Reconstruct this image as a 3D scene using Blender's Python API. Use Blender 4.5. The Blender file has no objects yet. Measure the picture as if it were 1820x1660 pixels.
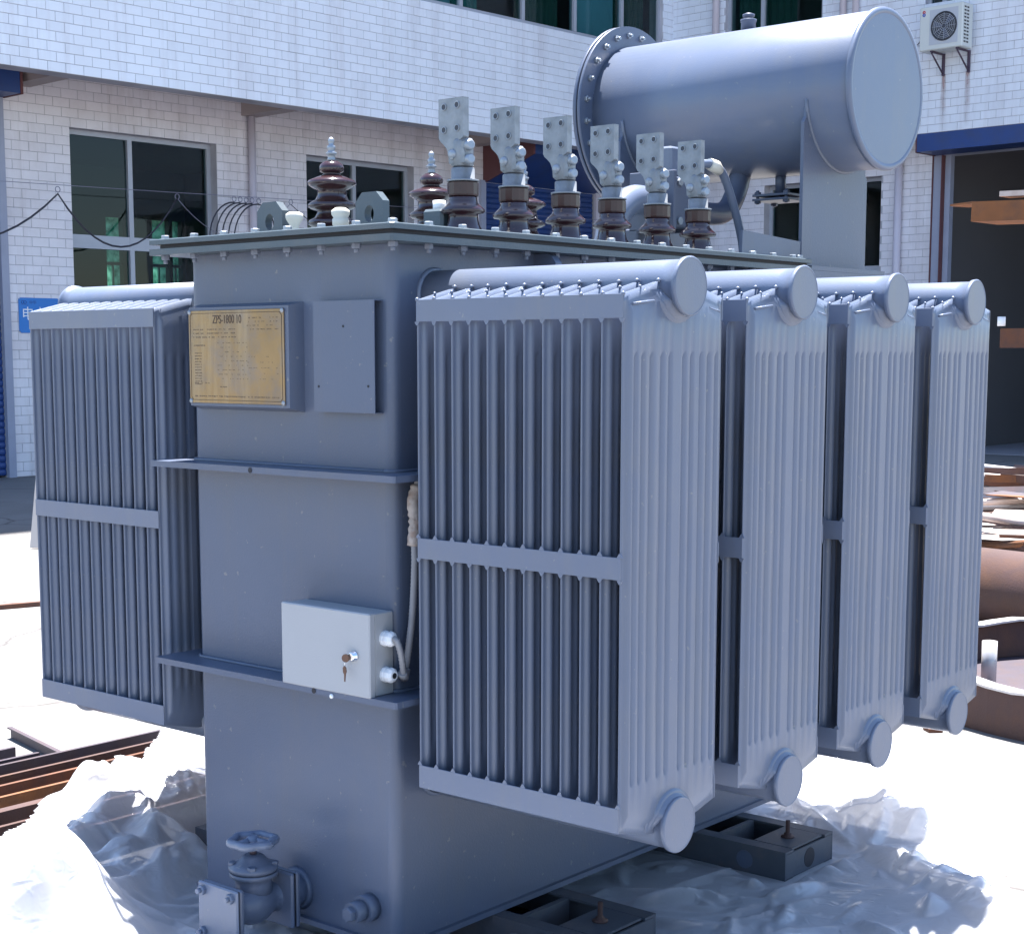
import bpy, math, random
import numpy as np
from mathutils import Vector, Matrix
random.seed(7); rng = np.random.RandomState(7)
PI = math.pi
S = bpy.context.scene
COL = S.collection
# ------------------------------------------------------------------ camera
CAM = Vector((2.26903, -2.34820, 1.25103)); YAW = 0.7064; PITCH = -0.1235; ROLL = -0.0011
FPX, CXP, CYP, PW_, PH_ = 2836.2, 874.6, 981.5, 1820.0, 1660.0
fwd = Vector((-math.sin(YAW)*math.cos(PITCH), math.cos(YAW)*math.cos(PITCH), math.sin(PITCH)))
rgt = Vector((math.cos(YAW), math.sin(YAW), 0.0)); upv = rgt.cross(fwd)
r2 = rgt*math.cos(ROLL)+upv*math.sin(ROLL); u2 = -rgt*math.sin(ROLL)+upv*math.cos(ROLL)
cd = bpy.data.cameras.new('camera'); cam = bpy.data.objects.new('camera', cd); COL.objects.link(cam)
cam.matrix_world = Matrix(((r2.x, u2.x, -fwd.x, CAM.x), (r2.y, u2.y, -fwd.y, CAM.y), (r2.z, u2.z, -fwd.z, CAM.z), (0, 0, 0, 1)))
cd.sensor_fit = 'HORIZONTAL'; cd.sensor_width = 36; cd.lens = 36*FPX/PW_
cd.shift_x = (PW_/2-CXP)/PW_; cd.shift_y = (CYP-PH_/2)/PW_
cd.clip_start = .05; cd.clip_end = 1500
S.camera = cam
def px(p):                        # where a world point falls in the photograph, used only to choose which tiles stay single parts
    q = Vector(p)-CAM; d = q.dot(fwd)
    return CXP+FPX*q.dot(r2)/d, CYP-FPX*q.dot(u2)/d, d
# ------------------------------------------------------------------ light
SUN = Vector((-.14, .20, 1.0)).normalized()
W = bpy.data.worlds.new('World'); S.world = W; W.use_nodes = True
nt = W.node_tree; nt.nodes.clear()
sky = nt.nodes.new('ShaderNodeTexSky'); sky.sky_type = 'NISHITA'; sky.sun_disc = False
sky.sun_elevation = math.asin(SUN.z); sky.sun_rotation = math.atan2(SUN.x, SUN.y)
sky.air_density = 1.2; sky.dust_density = .6; sky.ozone_density = 4.5
bg = nt.nodes.new('ShaderNodeBackground'); bg.inputs[1].default_value = .076
wo = nt.nodes.new('ShaderNodeOutputWorld')
nt.links.new(sky.outputs[0], bg.inputs[0]); nt.links.new(bg.outputs[0], wo.inputs[0])
sd = bpy.data.lights.new('sun', 'SUN'); sd.energy = 5.0; sd.angle = math.radians(.53); sd.color = (1, .975, .945)
so = bpy.data.objects.new('sun', sd); COL.objects.link(so); so.location = (0, 0, 40)
so.rotation_euler = SUN.to_track_quat('Z', 'Y').to_euler()
S.view_settings.view_transform = 'Standard'; S.view_settings.look = 'None'
S.view_settings.exposure = 2.2; S.view_settings.gamma = 1
# ------------------------------------------------------------------ materials
def mat(name, col, rough=.5, metal=0., spec=.5, coat=0., var=0., vscale=6., bump=0., bscale=80., island=0., dirt=None, dscale=2., damt=.3, detail=4., world=False, streak=None, samt=.3, sscale=9., speck=None):
    m = bpy.data.materials.new(name); m.use_nodes = True; t = m.node_tree; N = t.nodes; Lk = t.links
    b = N['Principled BSDF']; b.inputs['Roughness'].default_value = rough; b.inputs['Metallic'].default_value = metal
    b.inputs['Specular IOR Level'].default_value = spec; b.inputs['Coat Weight'].default_value = coat; b.inputs['Coat Roughness'].default_value = .15
    geo = N.new('ShaderNodeTexCoord'); out = None
    if world:
        gp = N.new('ShaderNodeNewGeometry'); class_ = type('G', (), {}); geo = class_(); geo.outputs = {'Object': gp.outputs['Position']}
    rgb = N.new('ShaderNodeRGB'); rgb.outputs[0].default_value = (*col, 1); out = rgb.outputs[0]
    if dirt:
        n = N.new('ShaderNodeTexNoise'); n.inputs['Scale'].default_value = dscale; n.inputs['Detail'].default_value = 8; n.inputs['Roughness'].default_value = .65
        Lk.new(geo.outputs['Object'], n.inputs['Vector'])
        r = N.new('ShaderNodeMapRange'); r.inputs[1].default_value = .45; r.inputs[2].default_value = .72; r.inputs[4].default_value = damt
        Lk.new(n.outputs[0], r.inputs[0]); mx = N.new('ShaderNodeMix'); mx.data_type = 'RGBA'
        Lk.new(r.outputs[0], mx.inputs[0]); Lk.new(out, mx.inputs[6]); mx.inputs[7].default_value = (*dirt, 1); out = mx.outputs[2]
    if streak:      # rain and drip marks: noise drawn out along z
        vm = N.new('ShaderNodeVectorMath'); vm.operation = 'MULTIPLY'; vm.inputs[1].default_value = (1, 1, .07); Lk.new(geo.outputs['Object'], vm.inputs[0])
        n = N.new('ShaderNodeTexNoise'); n.inputs['Scale'].default_value = sscale; n.inputs['Detail'].default_value = 7; n.inputs['Roughness'].default_value = .7; Lk.new(vm.outputs[0], n.inputs['Vector'])
        r = N.new('ShaderNodeMapRange'); r.inputs[1].default_value = .5; r.inputs[2].default_value = .75; r.inputs[4].default_value = samt
        Lk.new(n.outputs[0], r.inputs[0]); mx = N.new('ShaderNodeMix'); mx.data_type = 'RGBA'
        Lk.new(r.outputs[0], mx.inputs[0]); Lk.new(out, mx.inputs[6]); mx.inputs[7].default_value = (*streak, 1); out = mx.outputs[2]
    if speck:       # chips and grit
        n = N.new('ShaderNodeTexNoise'); n.inputs['Scale'].default_value = speck[1]; n.inputs['Detail'].default_value = 3; Lk.new(geo.outputs['Object'], n.inputs['Vector'])
        r = N.new('ShaderNodeMapRange'); r.inputs[1].default_value = speck[2]; r.inputs[2].default_value = speck[2]+.03; r.inputs[4].default_value = speck[3]
        Lk.new(n.outputs[0], r.inputs[0]); mx = N.new('ShaderNodeMix'); mx.data_type = 'RGBA'
        Lk.new(r.outputs[0], mx.inputs[0]); Lk.new(out, mx.inputs[6]); mx.inputs[7].default_value = (*speck[0], 1); out = mx.outputs[2]
    if var or island:
        h = N.new('ShaderNodeHueSaturation'); Lk.new(out, h.inputs['Color'])
        ad = N.new('ShaderNodeMath'); ad.operation = 'MULTIPLY_ADD'; ad.inputs[1].default_value = 2*var; ad.inputs[2].default_value = 1-var
        n = N.new('ShaderNodeTexNoise'); n.inputs['Scale'].default_value = vscale; n.inputs['Detail'].default_value = detail
        Lk.new(geo.outputs['Object'], n.inputs['Vector']); Lk.new(n.outputs[0], ad.inputs[0]); v = ad.outputs[0]
        if island:
            g = N.new('ShaderNodeNewGeometry'); oi = N.new('ShaderNodeObjectInfo'); s = N.new('ShaderNodeMath'); s.operation = 'ADD'
            Lk.new(g.outputs['Random Per Island'], s.inputs[0]); Lk.new(oi.outputs['Random'], s.inputs[1])
            f = N.new('ShaderNodeMath'); f.operation = 'FRACT'; Lk.new(s.outputs[0], f.inputs[0])
            a2 = N.new('ShaderNodeMath'); a2.operation = 'MULTIPLY_ADD'; a2.inputs[1].default_value = 2*island; a2.inputs[2].default_value = -island
            Lk.new(f.outputs[0], a2.inputs[0]); a3 = N.new('ShaderNodeMath'); Lk.new(a2.outputs[0], a3.inputs[0]); Lk.new(v, a3.inputs[1]); v = a3.outputs[0]
        Lk.new(v, h.inputs['Value']); out = h.outputs[0]
    Lk.new(out, b.inputs['Base Color'])
    if bump:
        n = N.new('ShaderNodeTexNoise'); n.inputs['Scale'].default_value = bscale; n.inputs['Detail'].default_value = 5
        Lk.new(geo.outputs['Object'], n.inputs['Vector']); bp = N.new('ShaderNodeBump'); bp.inputs['Strength'].default_value = bump; bp.inputs['Distance'].default_value = .002
        Lk.new(n.outputs[0], bp.inputs['Height']); Lk.new(bp.outputs[0], b.inputs['Normal'])
    return m
M = {}
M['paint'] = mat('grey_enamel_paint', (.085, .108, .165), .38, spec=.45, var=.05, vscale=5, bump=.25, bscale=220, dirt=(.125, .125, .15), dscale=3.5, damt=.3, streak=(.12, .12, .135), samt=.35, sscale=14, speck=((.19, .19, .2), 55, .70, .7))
M['paint_lid'] = mat('grey_enamel_lid', (.062, .086, .105), .42, spec=.45, var=.06, vscale=9, bump=.25, bscale=160, dirt=(.12, .115, .11), dscale=9, damt=.35)
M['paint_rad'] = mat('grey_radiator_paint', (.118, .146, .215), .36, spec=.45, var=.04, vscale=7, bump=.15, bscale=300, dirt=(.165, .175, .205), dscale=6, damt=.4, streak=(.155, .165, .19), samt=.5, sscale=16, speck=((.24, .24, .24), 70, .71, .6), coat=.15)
M['paint_dark'] = mat('dark_grey_rail_paint', (.065, .075, .095), .55, var=.12, vscale=12, dirt=(.16, .12, .10), dscale=7, damt=.5, bump=.3)
M['gasket'] = mat('black_rubber_gasket', (.012, .012, .02), .6)
M['tank_int'] = mat('weld_bead', (.15, .17, .22), .5, var=.15, vscale=60, bump=.6, bscale=300)
M['zinc'] = mat('zinc_bolt', (.30, .325, .36), .42, metal=.6, var=.15, vscale=60)
M['tin'] = mat('tinned_terminal', (.24, .255, .275), .5, metal=.4, var=.45, vscale=38, bump=.5, bscale=90, detail=6, dirt=(.17, .185, .20), dscale=22, damt=.6)
M['porcelain'] = mat('brown_glazed_porcelain', (.030, .0115, .014), .16, spec=.6, coat=.25, var=.2, vscale=30)
M['brown_ring'] = mat('brown_resin_collar', (.038, .014, .012), .34, spec=.5, var=.35, vscale=45)
M['cream'] = mat('cream_cap', (.60, .56, .48), .45, var=.12, vscale=40)
M['cabinet'] = mat('light_grey_enclosure', (.33, .34, .36), .42, spec=.4, var=.03, vscale=5, bump=.25, bscale=350)
M['cabinet_door'] = mat('enclosure_door', (.35, .36, .385), .40, spec=.4, var=.03, vscale=4, bump=.25, bscale=350)
M['chrome'] = mat('chrome_lock', (.75, .76, .78), .12, metal=1.)
M['key'] = mat('brown_key', (.13, .07, .05), .5, metal=.3)
M['white_pl'] = mat('white_plastic_gland', (.72, .74, .78), .3, spec=.5)
M['black'] = mat('black_plastic', (.015, .015, .018), .45)
M['conduit'] = mat('pale_corrugated_conduit', (.22, .22, .24), .5, var=.25, vscale=25)
M['tape'] = mat('stained_tape_wrap', (.33, .29, .27), .7, var=.45, vscale=60, dirt=(.17, .09, .06), dscale=40, damt=.9, bump=.8, bscale=120)
M['brass'] = mat('engraved_brass', (.27, .175, .08), .36, metal=.5, spec=.5, var=.3, vscale=9, bump=.3, bscale=60, dirt=(.19, .16, .145), dscale=11, damt=1.0, streak=(.36, .27, .16), samt=.8, sscale=22)
M['engrave'] = mat('dark_engraving', (.07, .04, .025), .6)
M['engrave2'] = mat('worn_engraving', (.13, .085, .05), .6, var=.3, vscale=90)
M['seal'] = mat('grey_relay_paint', (.08, .095, .14), .38, spec=.5, var=.06, vscale=9)
M['tile_up'] = mat('white_glazed_tile', (.74, .77, .84), .30, spec=.45, var=.06, vscale=.9, island=.035, bump=.08, bscale=30, dirt=(.66, .65, .70), dscale=.7, damt=.3, world=True, streak=(.50, .47, .50), samt=.55, sscale=3.)
M['tile_low'] = mat('embossed_white_tile', (.76, .73, .78), .38, spec=.4, var=.08, vscale=.8, island=.04, bump=1.0, bscale=22, dirt=(.50, .43, .44), dscale=.9, damt=.5, world=True, streak=(.44, .38, .38), samt=.5, sscale=3.5)
M['grout'] = mat('grey_mortar', (.40, .39, .43), .9, var=.5, vscale=2.5, world=True)
M['render'] = mat('pale_plaster', (.50, .48, .49), .8, var=.08, vscale=2, bump=.5, bscale=30)
M['soffit'] = mat('tan_soffit_plaster', (.36, .30, .29), .85, var=.1, vscale=2)
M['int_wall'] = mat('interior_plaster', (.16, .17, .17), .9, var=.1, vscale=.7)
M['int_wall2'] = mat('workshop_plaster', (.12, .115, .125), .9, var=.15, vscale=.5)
M['frame'] = mat('aluminium_window_frame', (.42, .44, .50), .45, metal=.3, var=.06)
M['pipe'] = mat('white_drainpipe', (.58, .53, .60), .45, var=.06, vscale=2)
M['blue'] = mat('blue_shutter_paint', (.016, .05, .19), .42, spec=.45, var=.15, vscale=3, dirt=(.04, .05, .10), dscale=4, damt=.5)
M['brownwood'] = mat('brown_box_end', (.12, .045, .05), .8, var=.2, vscale=5)
M['jamb'] = mat('pale_metal_jamb', (.30, .32, .42), .45, var=.12, vscale=6)
M['concrete_in'] = mat('dusty_shed_floor', (.33, .32, .36), .75, var=.1, vscale=.6)
M['ac'] = mat('cream_ac_casing', (.60, .62, .60), .45, var=.05, vscale=4)
M['ac_dark'] = mat('grey_ac_grille', (.035, .038, .05), .5)
M['ac_mid'] = mat('ac_panel', (.46, .48, .53), .5)
M['rustdark'] = mat('purple_brown_bracket', (.07, .045, .075), .7, var=.3, vscale=20)
M['red'] = mat('red_badge', (.55, .06, .07), .4); M['bluebadge'] = mat('blue_badge', (.03, .08, .42), .4)
M['white'] = mat('white_print', (.8, .82, .85), .5)
M['sign'] = mat('blue_enamel_sign', (.0, .17, .55), .35, spec=.5, var=.05, vscale=6)
M['signink'] = mat('dark_sign_print', (.01, .05, .22), .5)
M['rust'] = mat('rusty_steel', (.12, .045, .022), .78, var=.30, vscale=7, dirt=(.055, .032, .03), dscale=11, damt=.9, bump=.7, bscale=120)
M['rust2'] = mat('dark_rusty_steel', (.06, .030, .028), .72, var=.28, vscale=6, dirt=(.095, .042, .022), dscale=5, damt=.8, bump=.5, bscale=140)
M['rust3'] = mat('mill_scale_steel', (.05, .038, .052), .6, var=.2, vscale=9, dirt=(.075, .04, .03), dscale=6, damt=.6, bump=.4, bscale=140)
M['rust_orange'] = mat('orange_rust_steel', (.19, .07, .022), .8, var=.3, vscale=8, dirt=(.08, .042, .03), dscale=6, damt=.9, bump=.6, bscale=120)
M['plate'] = mat('dusty_steel_offcut', (.50, .42, .38), .6, var=.25, vscale=4, dirt=(.22, .13, .09), dscale=3, damt=.7, bump=.6)
M['bright'] = mat('bare_steel_plate', (.52, .50, .50), .4, metal=.3, var=.15, vscale=5, dirt=(.35, .26, .2), dscale=3, damt=.5)
M['chalk'] = mat('white_chalk', (.75, .75, .75), .9)
M['board'] = mat('beige_board', (.50, .44, .40), .7, var=.06, vscale=2)
M['cable'] = mat('black_cable', (.03, .03, .045), .5); M['wire'] = mat('steel_wire', (.25, .25, .33), .5, metal=.4)
M['green'] = mat('green_cloth_pane', (.03, .16, .11), .7, var=.4, vscale=8)
M['teal'] = mat('teal_panel', (.045, .20, .19), .5, var=.15, vscale=3)
M['leaf'] = mat('dense_foliage', (.05, .12, .03), .7, var=.5, vscale=3, dirt=(.12, .2, .05), dscale=6, damt=.8)
def curtain_or_reflection(name, c):
    m = mat(name, c, .8, var=.2, vscale=2); return m
M['curtain'] = curtain_or_reflection('dark_green_curtain', (.015, .065, .05)); M['curtain_pale'] = curtain_or_reflection('pale_blue_blind', (.20, .36, .44))  # second colour is the pale sky mirrored in the panes, painted on
def glass(name, tint, refl=.12, alpha=.35):
    m = bpy.data.materials.new(name); m.use_nodes = True; t = m.node_tree; N = t.nodes; N.clear()
    o = N.new('ShaderNodeOutputMaterial'); tr = N.new('ShaderNodeBsdfTransparent'); tr.inputs[0].default_value = (*tint, 1)
    gl = N.new('ShaderNodeBsdfGlossy'); gl.inputs['Roughness'].default_value = .02; gl.inputs[0].default_value = (.9, .95, 1, 1)
    fr = N.new('ShaderNodeFresnel'); fr.inputs[0].default_value = 1.5; mx = N.new('ShaderNodeMixShader')
    n = N.new('ShaderNodeTexNoise'); n.inputs['Scale'].default_value = .7; bp = N.new('ShaderNodeBump'); bp.inputs['Strength'].default_value = .08; bp.inputs['Distance'].default_value = .03
    t.links.new(n.outputs[0], bp.inputs['Height']); t.links.new(bp.outputs[0], gl.inputs['Normal'])
    ml = N.new('ShaderNodeMath'); ml.operation = 'MULTIPLY'; ml.inputs[1].default_value = refl*8
    t.links.new(fr.outputs[0], ml.inputs[0]); t.links.new(ml.outputs[0], mx.inputs[0]); t.links.new(tr.outputs[0], mx.inputs[1]); t.links.new(gl.outputs[0], mx.inputs[2]); t.links.new(mx.outputs[0], o.inputs[0])
    return m
M['glass'] = glass('green_tinted_glass', (.42, .62, .62), .085)
def frosted():
    m = bpy.data.materials.new('sunlit_green_frosted_pane'); m.use_nodes = True; t = m.node_tree; N = t.nodes; b = N['Principled BSDF']
    n = N.new('ShaderNodeTexNoise'); n.inputs['Scale'].default_value = 9; n.inputs['Detail'].default_value = 5; c = N.new('ShaderNodeValToRGB')
    c.color_ramp.elements[0].position = .35; c.color_ramp.elements[0].color = (.03, .16, .10, 1); c.color_ramp.elements[1].position = .65; c.color_ramp.elements[1].color = (.22, .50, .34, 1)
    g = N.new('ShaderNodeNewGeometry'); t.links.new(g.outputs['Position'], n.inputs['Vector']); t.links.new(n.outputs[0], c.inputs[0])
    tl = N.new('ShaderNodeBsdfTranslucent'); t.links.new(c.outputs[0], tl.inputs[0]); o = N['Material Output']; t.links.new(tl.outputs[0], o.inputs[0]); return m
M['glass_far'] = frosted()
def plastic():
    m = bpy.data.materials.new('translucent_plastic_film'); m.use_nodes = True; t = m.node_tree; N = t.nodes; N.clear(); Lk = t.links
    o = N.new('ShaderNodeOutputMaterial'); tr = N.new('ShaderNodeBsdfTransparent'); tr.inputs[0].default_value = (.93, .95, 1, 1)
    df = N.new('ShaderNodeBsdfDiffuse'); df.inputs[0].default_value = (.87, .88, .93, 1)
    tl = N.new('ShaderNodeBsdfTranslucent'); tl.inputs[0].default_value = (.86, .86, .92, 1)
    gl = N.new('ShaderNodeBsdfGlossy'); gl.inputs['Roughness'].default_value = .17
    m1 = N.new('ShaderNodeMixShader'); m1.inputs[0].default_value = .42; Lk.new(df.outputs[0], m1.inputs[1]); Lk.new(tl.outputs[0], m1.inputs[2])
    lw = N.new('ShaderNodeLayerWeight'); lw.inputs[0].default_value = .35
    mg = N.new('ShaderNodeMapRange'); mg.inputs[3].default_value = .13; mg.inputs[4].default_value = .5; Lk.new(lw.outputs['Fresnel'], mg.inputs[0])
    m2 = N.new('ShaderNodeMixShader'); Lk.new(mg.outputs[0], m2.inputs[0]); Lk.new(m1.outputs[0], m2.inputs[1]); Lk.new(gl.outputs[0], m2.inputs[2])
    lw2 = N.new('ShaderNodeLayerWeight'); lw2.inputs[0].default_value = .5
    ma = N.new('ShaderNodeMapRange'); ma.inputs[3].default_value = .46; ma.inputs[4].default_value = .95; Lk.new(lw2.outputs['Facing'], ma.inputs[0])
    tc = N.new('ShaderNodeTexCoord'); n = N.new('ShaderNodeTexNoise'); n.inputs['Scale'].default_value = 3; n.inputs['Detail'].default_value = 6
    Lk.new(tc.outputs['Object'], n.inputs[0]); md = N.new('ShaderNodeMath'); md.operation = 'MULTIPLY_ADD'; md.inputs[1].default_value = .5; md.inputs[2].default_value = -.25
    Lk.new(n.outputs[0], md.inputs[0]); sm = N.new('ShaderNodeMath'); sm.use_clamp = True; Lk.new(ma.outputs[0], sm.inputs[0]); Lk.new(md.outputs[0], sm.inputs[1])
    m3 = N.new('ShaderNodeMixShader'); Lk.new(sm.outputs[0], m3.inputs[0]); Lk.new(tr.outputs[0], m3.inputs[1]); Lk.new(m2.outputs[0], m3.inputs[2]); Lk.new(m3.outputs[0], o.inputs[0])
    wv = N.new('ShaderNodeTexNoise'); wv.inputs['Scale'].default_value = 26; wv.inputs['Detail'].default_value = 5; wv.inputs['Distortion'].default_value = 1.2
    wv.noise_type = 'RIDGED_MULTIFRACTAL'
    Lk.new(tc.outputs['Object'], wv.inputs[0]); bp = N.new('ShaderNodeBump'); bp.inputs['Strength'].default_value = .5; bp.inputs['Distance'].default_value = .006
    Lk.new(wv.outputs[0], bp.inputs['Height'])
    for s in (df, tl, gl): Lk.new(bp.outputs[0], s.inputs['Normal'])
    return m
M['film'] = plastic()
def ground_mat():
    m = mat('sun_bleached_concrete', (.175, .170, .168), .85, var=.16, vscale=1.3, dirt=(.105, .092, .082), dscale=.5, damt=.8, speck=((.05, .045, .04), 30, .68, .7), bump=.5, bscale=25)
    t = m.node_tree; N = t.nodes; Lk = t.links; b = N['Principled BSDF']; src = b.inputs['Base Color'].links[0].from_socket
    tc = N.new('ShaderNodeTexCoord'); br = N.new('ShaderNodeTexVoronoi'); br.feature = 'DISTANCE_TO_EDGE'; br.inputs['Scale'].default_value = .45
    nz = N.new('ShaderNodeTexNoise'); nz.inputs['Scale'].default_value = 2.5; nz.inputs['Detail'].default_value = 6
    Lk.new(tc.outputs['Object'], nz.inputs[0]); vm = N.new('ShaderNodeVectorMath'); vm.operation = 'MULTIPLY_ADD'; vm.inputs[1].default_value = (.35, .35, 0)
    Lk.new(nz.outputs[1], vm.inputs[0]); Lk.new(tc.outputs['Object'], vm.inputs[2]); Lk.new(vm.outputs[0], br.inputs['Vector'])
    cr = N.new('ShaderNodeMapRange'); cr.inputs[1].default_value = 0; cr.inputs[2].default_value = .010; cr.inputs[3].default_value = .85; cr.inputs[4].default_value = 0
    Lk.new(br.outputs['Distance'], cr.inputs[0]); mx = N.new('ShaderNodeMix'); mx.data_type = 'RGBA'; Lk.new(cr.outputs[0], mx.inputs[0]); Lk.new(src, mx.inputs[6]); mx.inputs[7].default_value = (.05, .042, .04, 1)
    Lk.new(mx.outputs[2], b.inputs['Base Color']); return m
M['ground'] = ground_mat()
# ------------------------------------------------------------------ mesh helpers
class MB:
    def __init__(s): s.v = []; s.f = []; s.sm = []
    def add(s, vs, fs, smooth=False):
        o = len(s.v); s.v += [tuple(p) for p in vs]; s.f += [tuple(i+o for i in f) for f in fs]; s.sm += [smooth]*len(fs); return s
    def box(s, x0, x1, y0, y1, z0, z1):
        return s.add([(x0, y0, z0), (x1, y0, z0), (x1, y1, z0), (x0, y1, z0), (x0, y0, z1), (x1, y0, z1), (x1, y1, z1), (x0, y1, z1)],
                     [(0, 3, 2, 1), (4, 5, 6, 7), (0, 1, 5, 4), (1, 2, 6, 5), (2, 3, 7, 6), (3, 0, 4, 7)])
    def bbox(s, x0, x1, y0, y1, z0, z1, b=.003):     # box with chamfered edges
        X, Y, Z = (x0, x1), (y0, y1), (z0, z1); vs = []; idx = {}
        for i in (0, 1):
            for j in (0, 1):
                for k in (0, 1):
                    sx, sy, sz = (b if i == 0 else -b), (b if j == 0 else -b), (b if k == 0 else -b)
                    for a, p in enumerate(((X[i], Y[j]+sy, Z[k]+sz), (X[i]+sx, Y[j], Z[k]+sz), (X[i]+sx, Y[j]+sy, Z[k]))):
                        idx[(i, j, k, a)] = len(vs); vs.append(p)
        g = lambda i, j, k, a: idx[(i, j, k, a)]
        fs = []
        for i in (0, 1): fs.append([g(i, 0, 0, 0), g(i, 1, 0, 0), g(i, 1, 1, 0), g(i, 0, 1, 0)][::(1 if i else -1)])
        for j in (0, 1): fs.append([g(0, j, 0, 1), g(1, j, 0, 1), g(1, j, 1, 1), g(0, j, 1, 1)][::(-1 if j else 1)])
        for k in (0, 1): fs.append([g(0, 0, k, 2), g(1, 0, k, 2), g(1, 1, k, 2), g(0, 1, k, 2)][::(1 if k else -1)])
        for i in (0, 1):
            for j in (0, 1): fs.append([g(i, j, 0, 0), g(i, j, 0, 1), g(i, j, 1, 1), g(i, j, 1, 0)][::(1 if i != j else -1)])
            for k in (0, 1): fs.append([g(i, 0, k, 0), g(i, 0, k, 2), g(i, 1, k, 2), g(i, 1, k, 0)][::(-1 if i != k else 1)])
        for j in (0, 1):
            for k in (0, 1): fs.append([g(0, j, k, 1), g(0, j, k, 2), g(1, j, k, 2), g(1, j, k, 1)][::(1 if j != k else -1)])
        for i in (0, 1):
            for j in (0, 1):
                for k in (0, 1): fs.append([g(i, j, k, 0), g(i, j, k, 1), g(i, j, k, 2)][::(1 if (i+j+k) % 2 else -1)])
        return s.add(vs, fs)
    def prism(s, pts, axis, a0, a1, smooth=False):    # 2-D outline extruded along an axis; pts are the other two coordinates in xyz order
        n = len(pts)
        def P(p, a): return {'x': (a, p[0], p[1]), 'y': (p[0], a, p[1]), 'z': (p[0], p[1], a)}[axis]
        o = len(s.v); s.v += [P(p, a0) for p in pts]+[P(p, a1) for p in pts]
        s.f += [tuple(o+i for i in range(n))[::-1], tuple(o+n+i for i in range(n))]; s.sm += [False, False]
        for i in range(n): j = (i+1) % n; s.f.append((o+i, o+j, o+n+j, o+n+i)); s.sm.append(smooth)
        return s
    def lathe(s, prof, org=(0, 0, 0), ax=(0, 0, 1), n=24, smooth=True, start=0.):   # prof: (radius, distance along axis); caps closed
        ax = Vector(ax).normalized(); e1 = ax.orthogonal().normalized(); e2 = ax.cross(e1); org = Vector(org)
        o = len(s.v)
        for r, h in prof:
            for k in range(n):
                a = 2*PI*k/n+start; s.v.append(tuple(org+ax*h+(e1*math.cos(a)+e2*math.sin(a))*r))
        for i in range(len(prof)-1):
            for k in range(n):
                k2 = (k+1) % n; s.f.append((o+i*n+k, o+i*n+k2, o+(i+1)*n+k2, o+(i+1)*n+k)); s.sm.append(smooth)
        s.f.append(tuple(o+k for k in range(n))[::-1]); s.sm.append(False)
        l = o+(len(prof)-1)*n; s.f.append(tuple(l+k for k in range(n))); s.sm.append(False)
        return s
    def cyl(s, p0, p1, r, n=16, r1=None, smooth=True):
        d = Vector(p1)-Vector(p0); return s.lathe([(r, 0), (r if r1 is None else r1, d.length)], p0, d, n, smooth)
    def tube(s, pts, r, n=8):
        pts = [Vector(p) for p in pts]; o = len(s.v); prev = None; rr = r if hasattr(r, '__len__') else [r]*len(pts)
        for i, p in enumerate(pts):
            t = (pts[min(i+1, len(pts)-1)]-pts[max(i-1, 0)]).normalized()
            e1 = t.orthogonal().normalized() if prev is None else (prev-t*prev.dot(t)).normalized(); prev = e1; e2 = t.cross(e1)
            for k in range(n): a = 2*PI*k/n; s.v.append(tuple(p+(e1*math.cos(a)+e2*math.sin(a))*rr[i]))
        for i in range(len(pts)-1):
            for k in range(n): k2 = (k+1) % n; s.f.append((o+i*n+k, o+i*n+k2, o+(i+1)*n+k2, o+(i+1)*n+k)); s.sm.append(True)
        s.f.append(tuple(o+k for k in range(n))[::-1]); s.f.append(tuple(o+(len(pts)-1)*n+k for k in range(n))); s.sm += [False, False]
        return s
    def torus(s, c, ax, R, r, n=32, m=8, a0=0, a1=2*PI):
        ax = Vector(ax).normalized(); e1 = ax.orthogonal().normalized(); e2 = ax.cross(e1); c = Vector(c); o = len(s.v)
        for i in range(n):
            a = a0+(a1-a0)*i/n; d = e1*math.cos(a)+e2*math.sin(a)
            for k in range(m): b = 2*PI*k/m; s.v.append(tuple(c+d*(R+r*math.cos(b))+ax*r*math.sin(b)))
        for i in range(n):
            for k in range(m): s.f.append((o+i*m+k, o+((i+1) % n)*m+k, o+((i+1) % n)*m+(k+1) % m, o+i*m+(k+1) % m)); s.sm.append(True)
        return s
    def hexbolt(s, p, ax, r, h): return s.lathe([(r*.97, 0), (r, .15*h), (r, .8*h), (r*.85, h)], p, ax, 6, False, random.random())
    def mesh(s, name, m=None):
        me = bpy.data.meshes.new(name); me.from_pydata(s.v, [], s.f); me.polygons.foreach_set('use_smooth', s.sm); me.update()
        if m: me.materials.append(M[m])
        return me
    def build(s, name, m, parent=None, off=None):
        if off is not None: s.v = [(a-off[0], b-off[1], c-off[2]) for a, b, c in s.v]
        return link(name, s.mesh(name, m), parent)
def link(name, me, parent=None, loc=None):
    o = bpy.data.objects.new(name, me); COL.objects.link(o)
    if parent: o.parent = parent
    if loc is not None: o.location = loc
    return o
def empty(name, loc, rz=0):
    o = bpy.data.objects.new(name, None); COL.objects.link(o); o.location = loc; o.rotation_euler = (0, 0, rz); o.empty_display_size = .1; return o
def tag(o, label, cat, group=None, kind=None):
    if label: o['label'] = label
    if cat: o['category'] = cat
    if group: o['group'] = group
    if kind: o['kind'] = kind
    return o
def copy_tree(o, parent=None):
    c = o.copy(); COL.objects.link(c); c.parent = parent
    for ch in [q for q in bpy.data.objects if q.parent == o]: copy_tree(ch, c)
    return c
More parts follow.
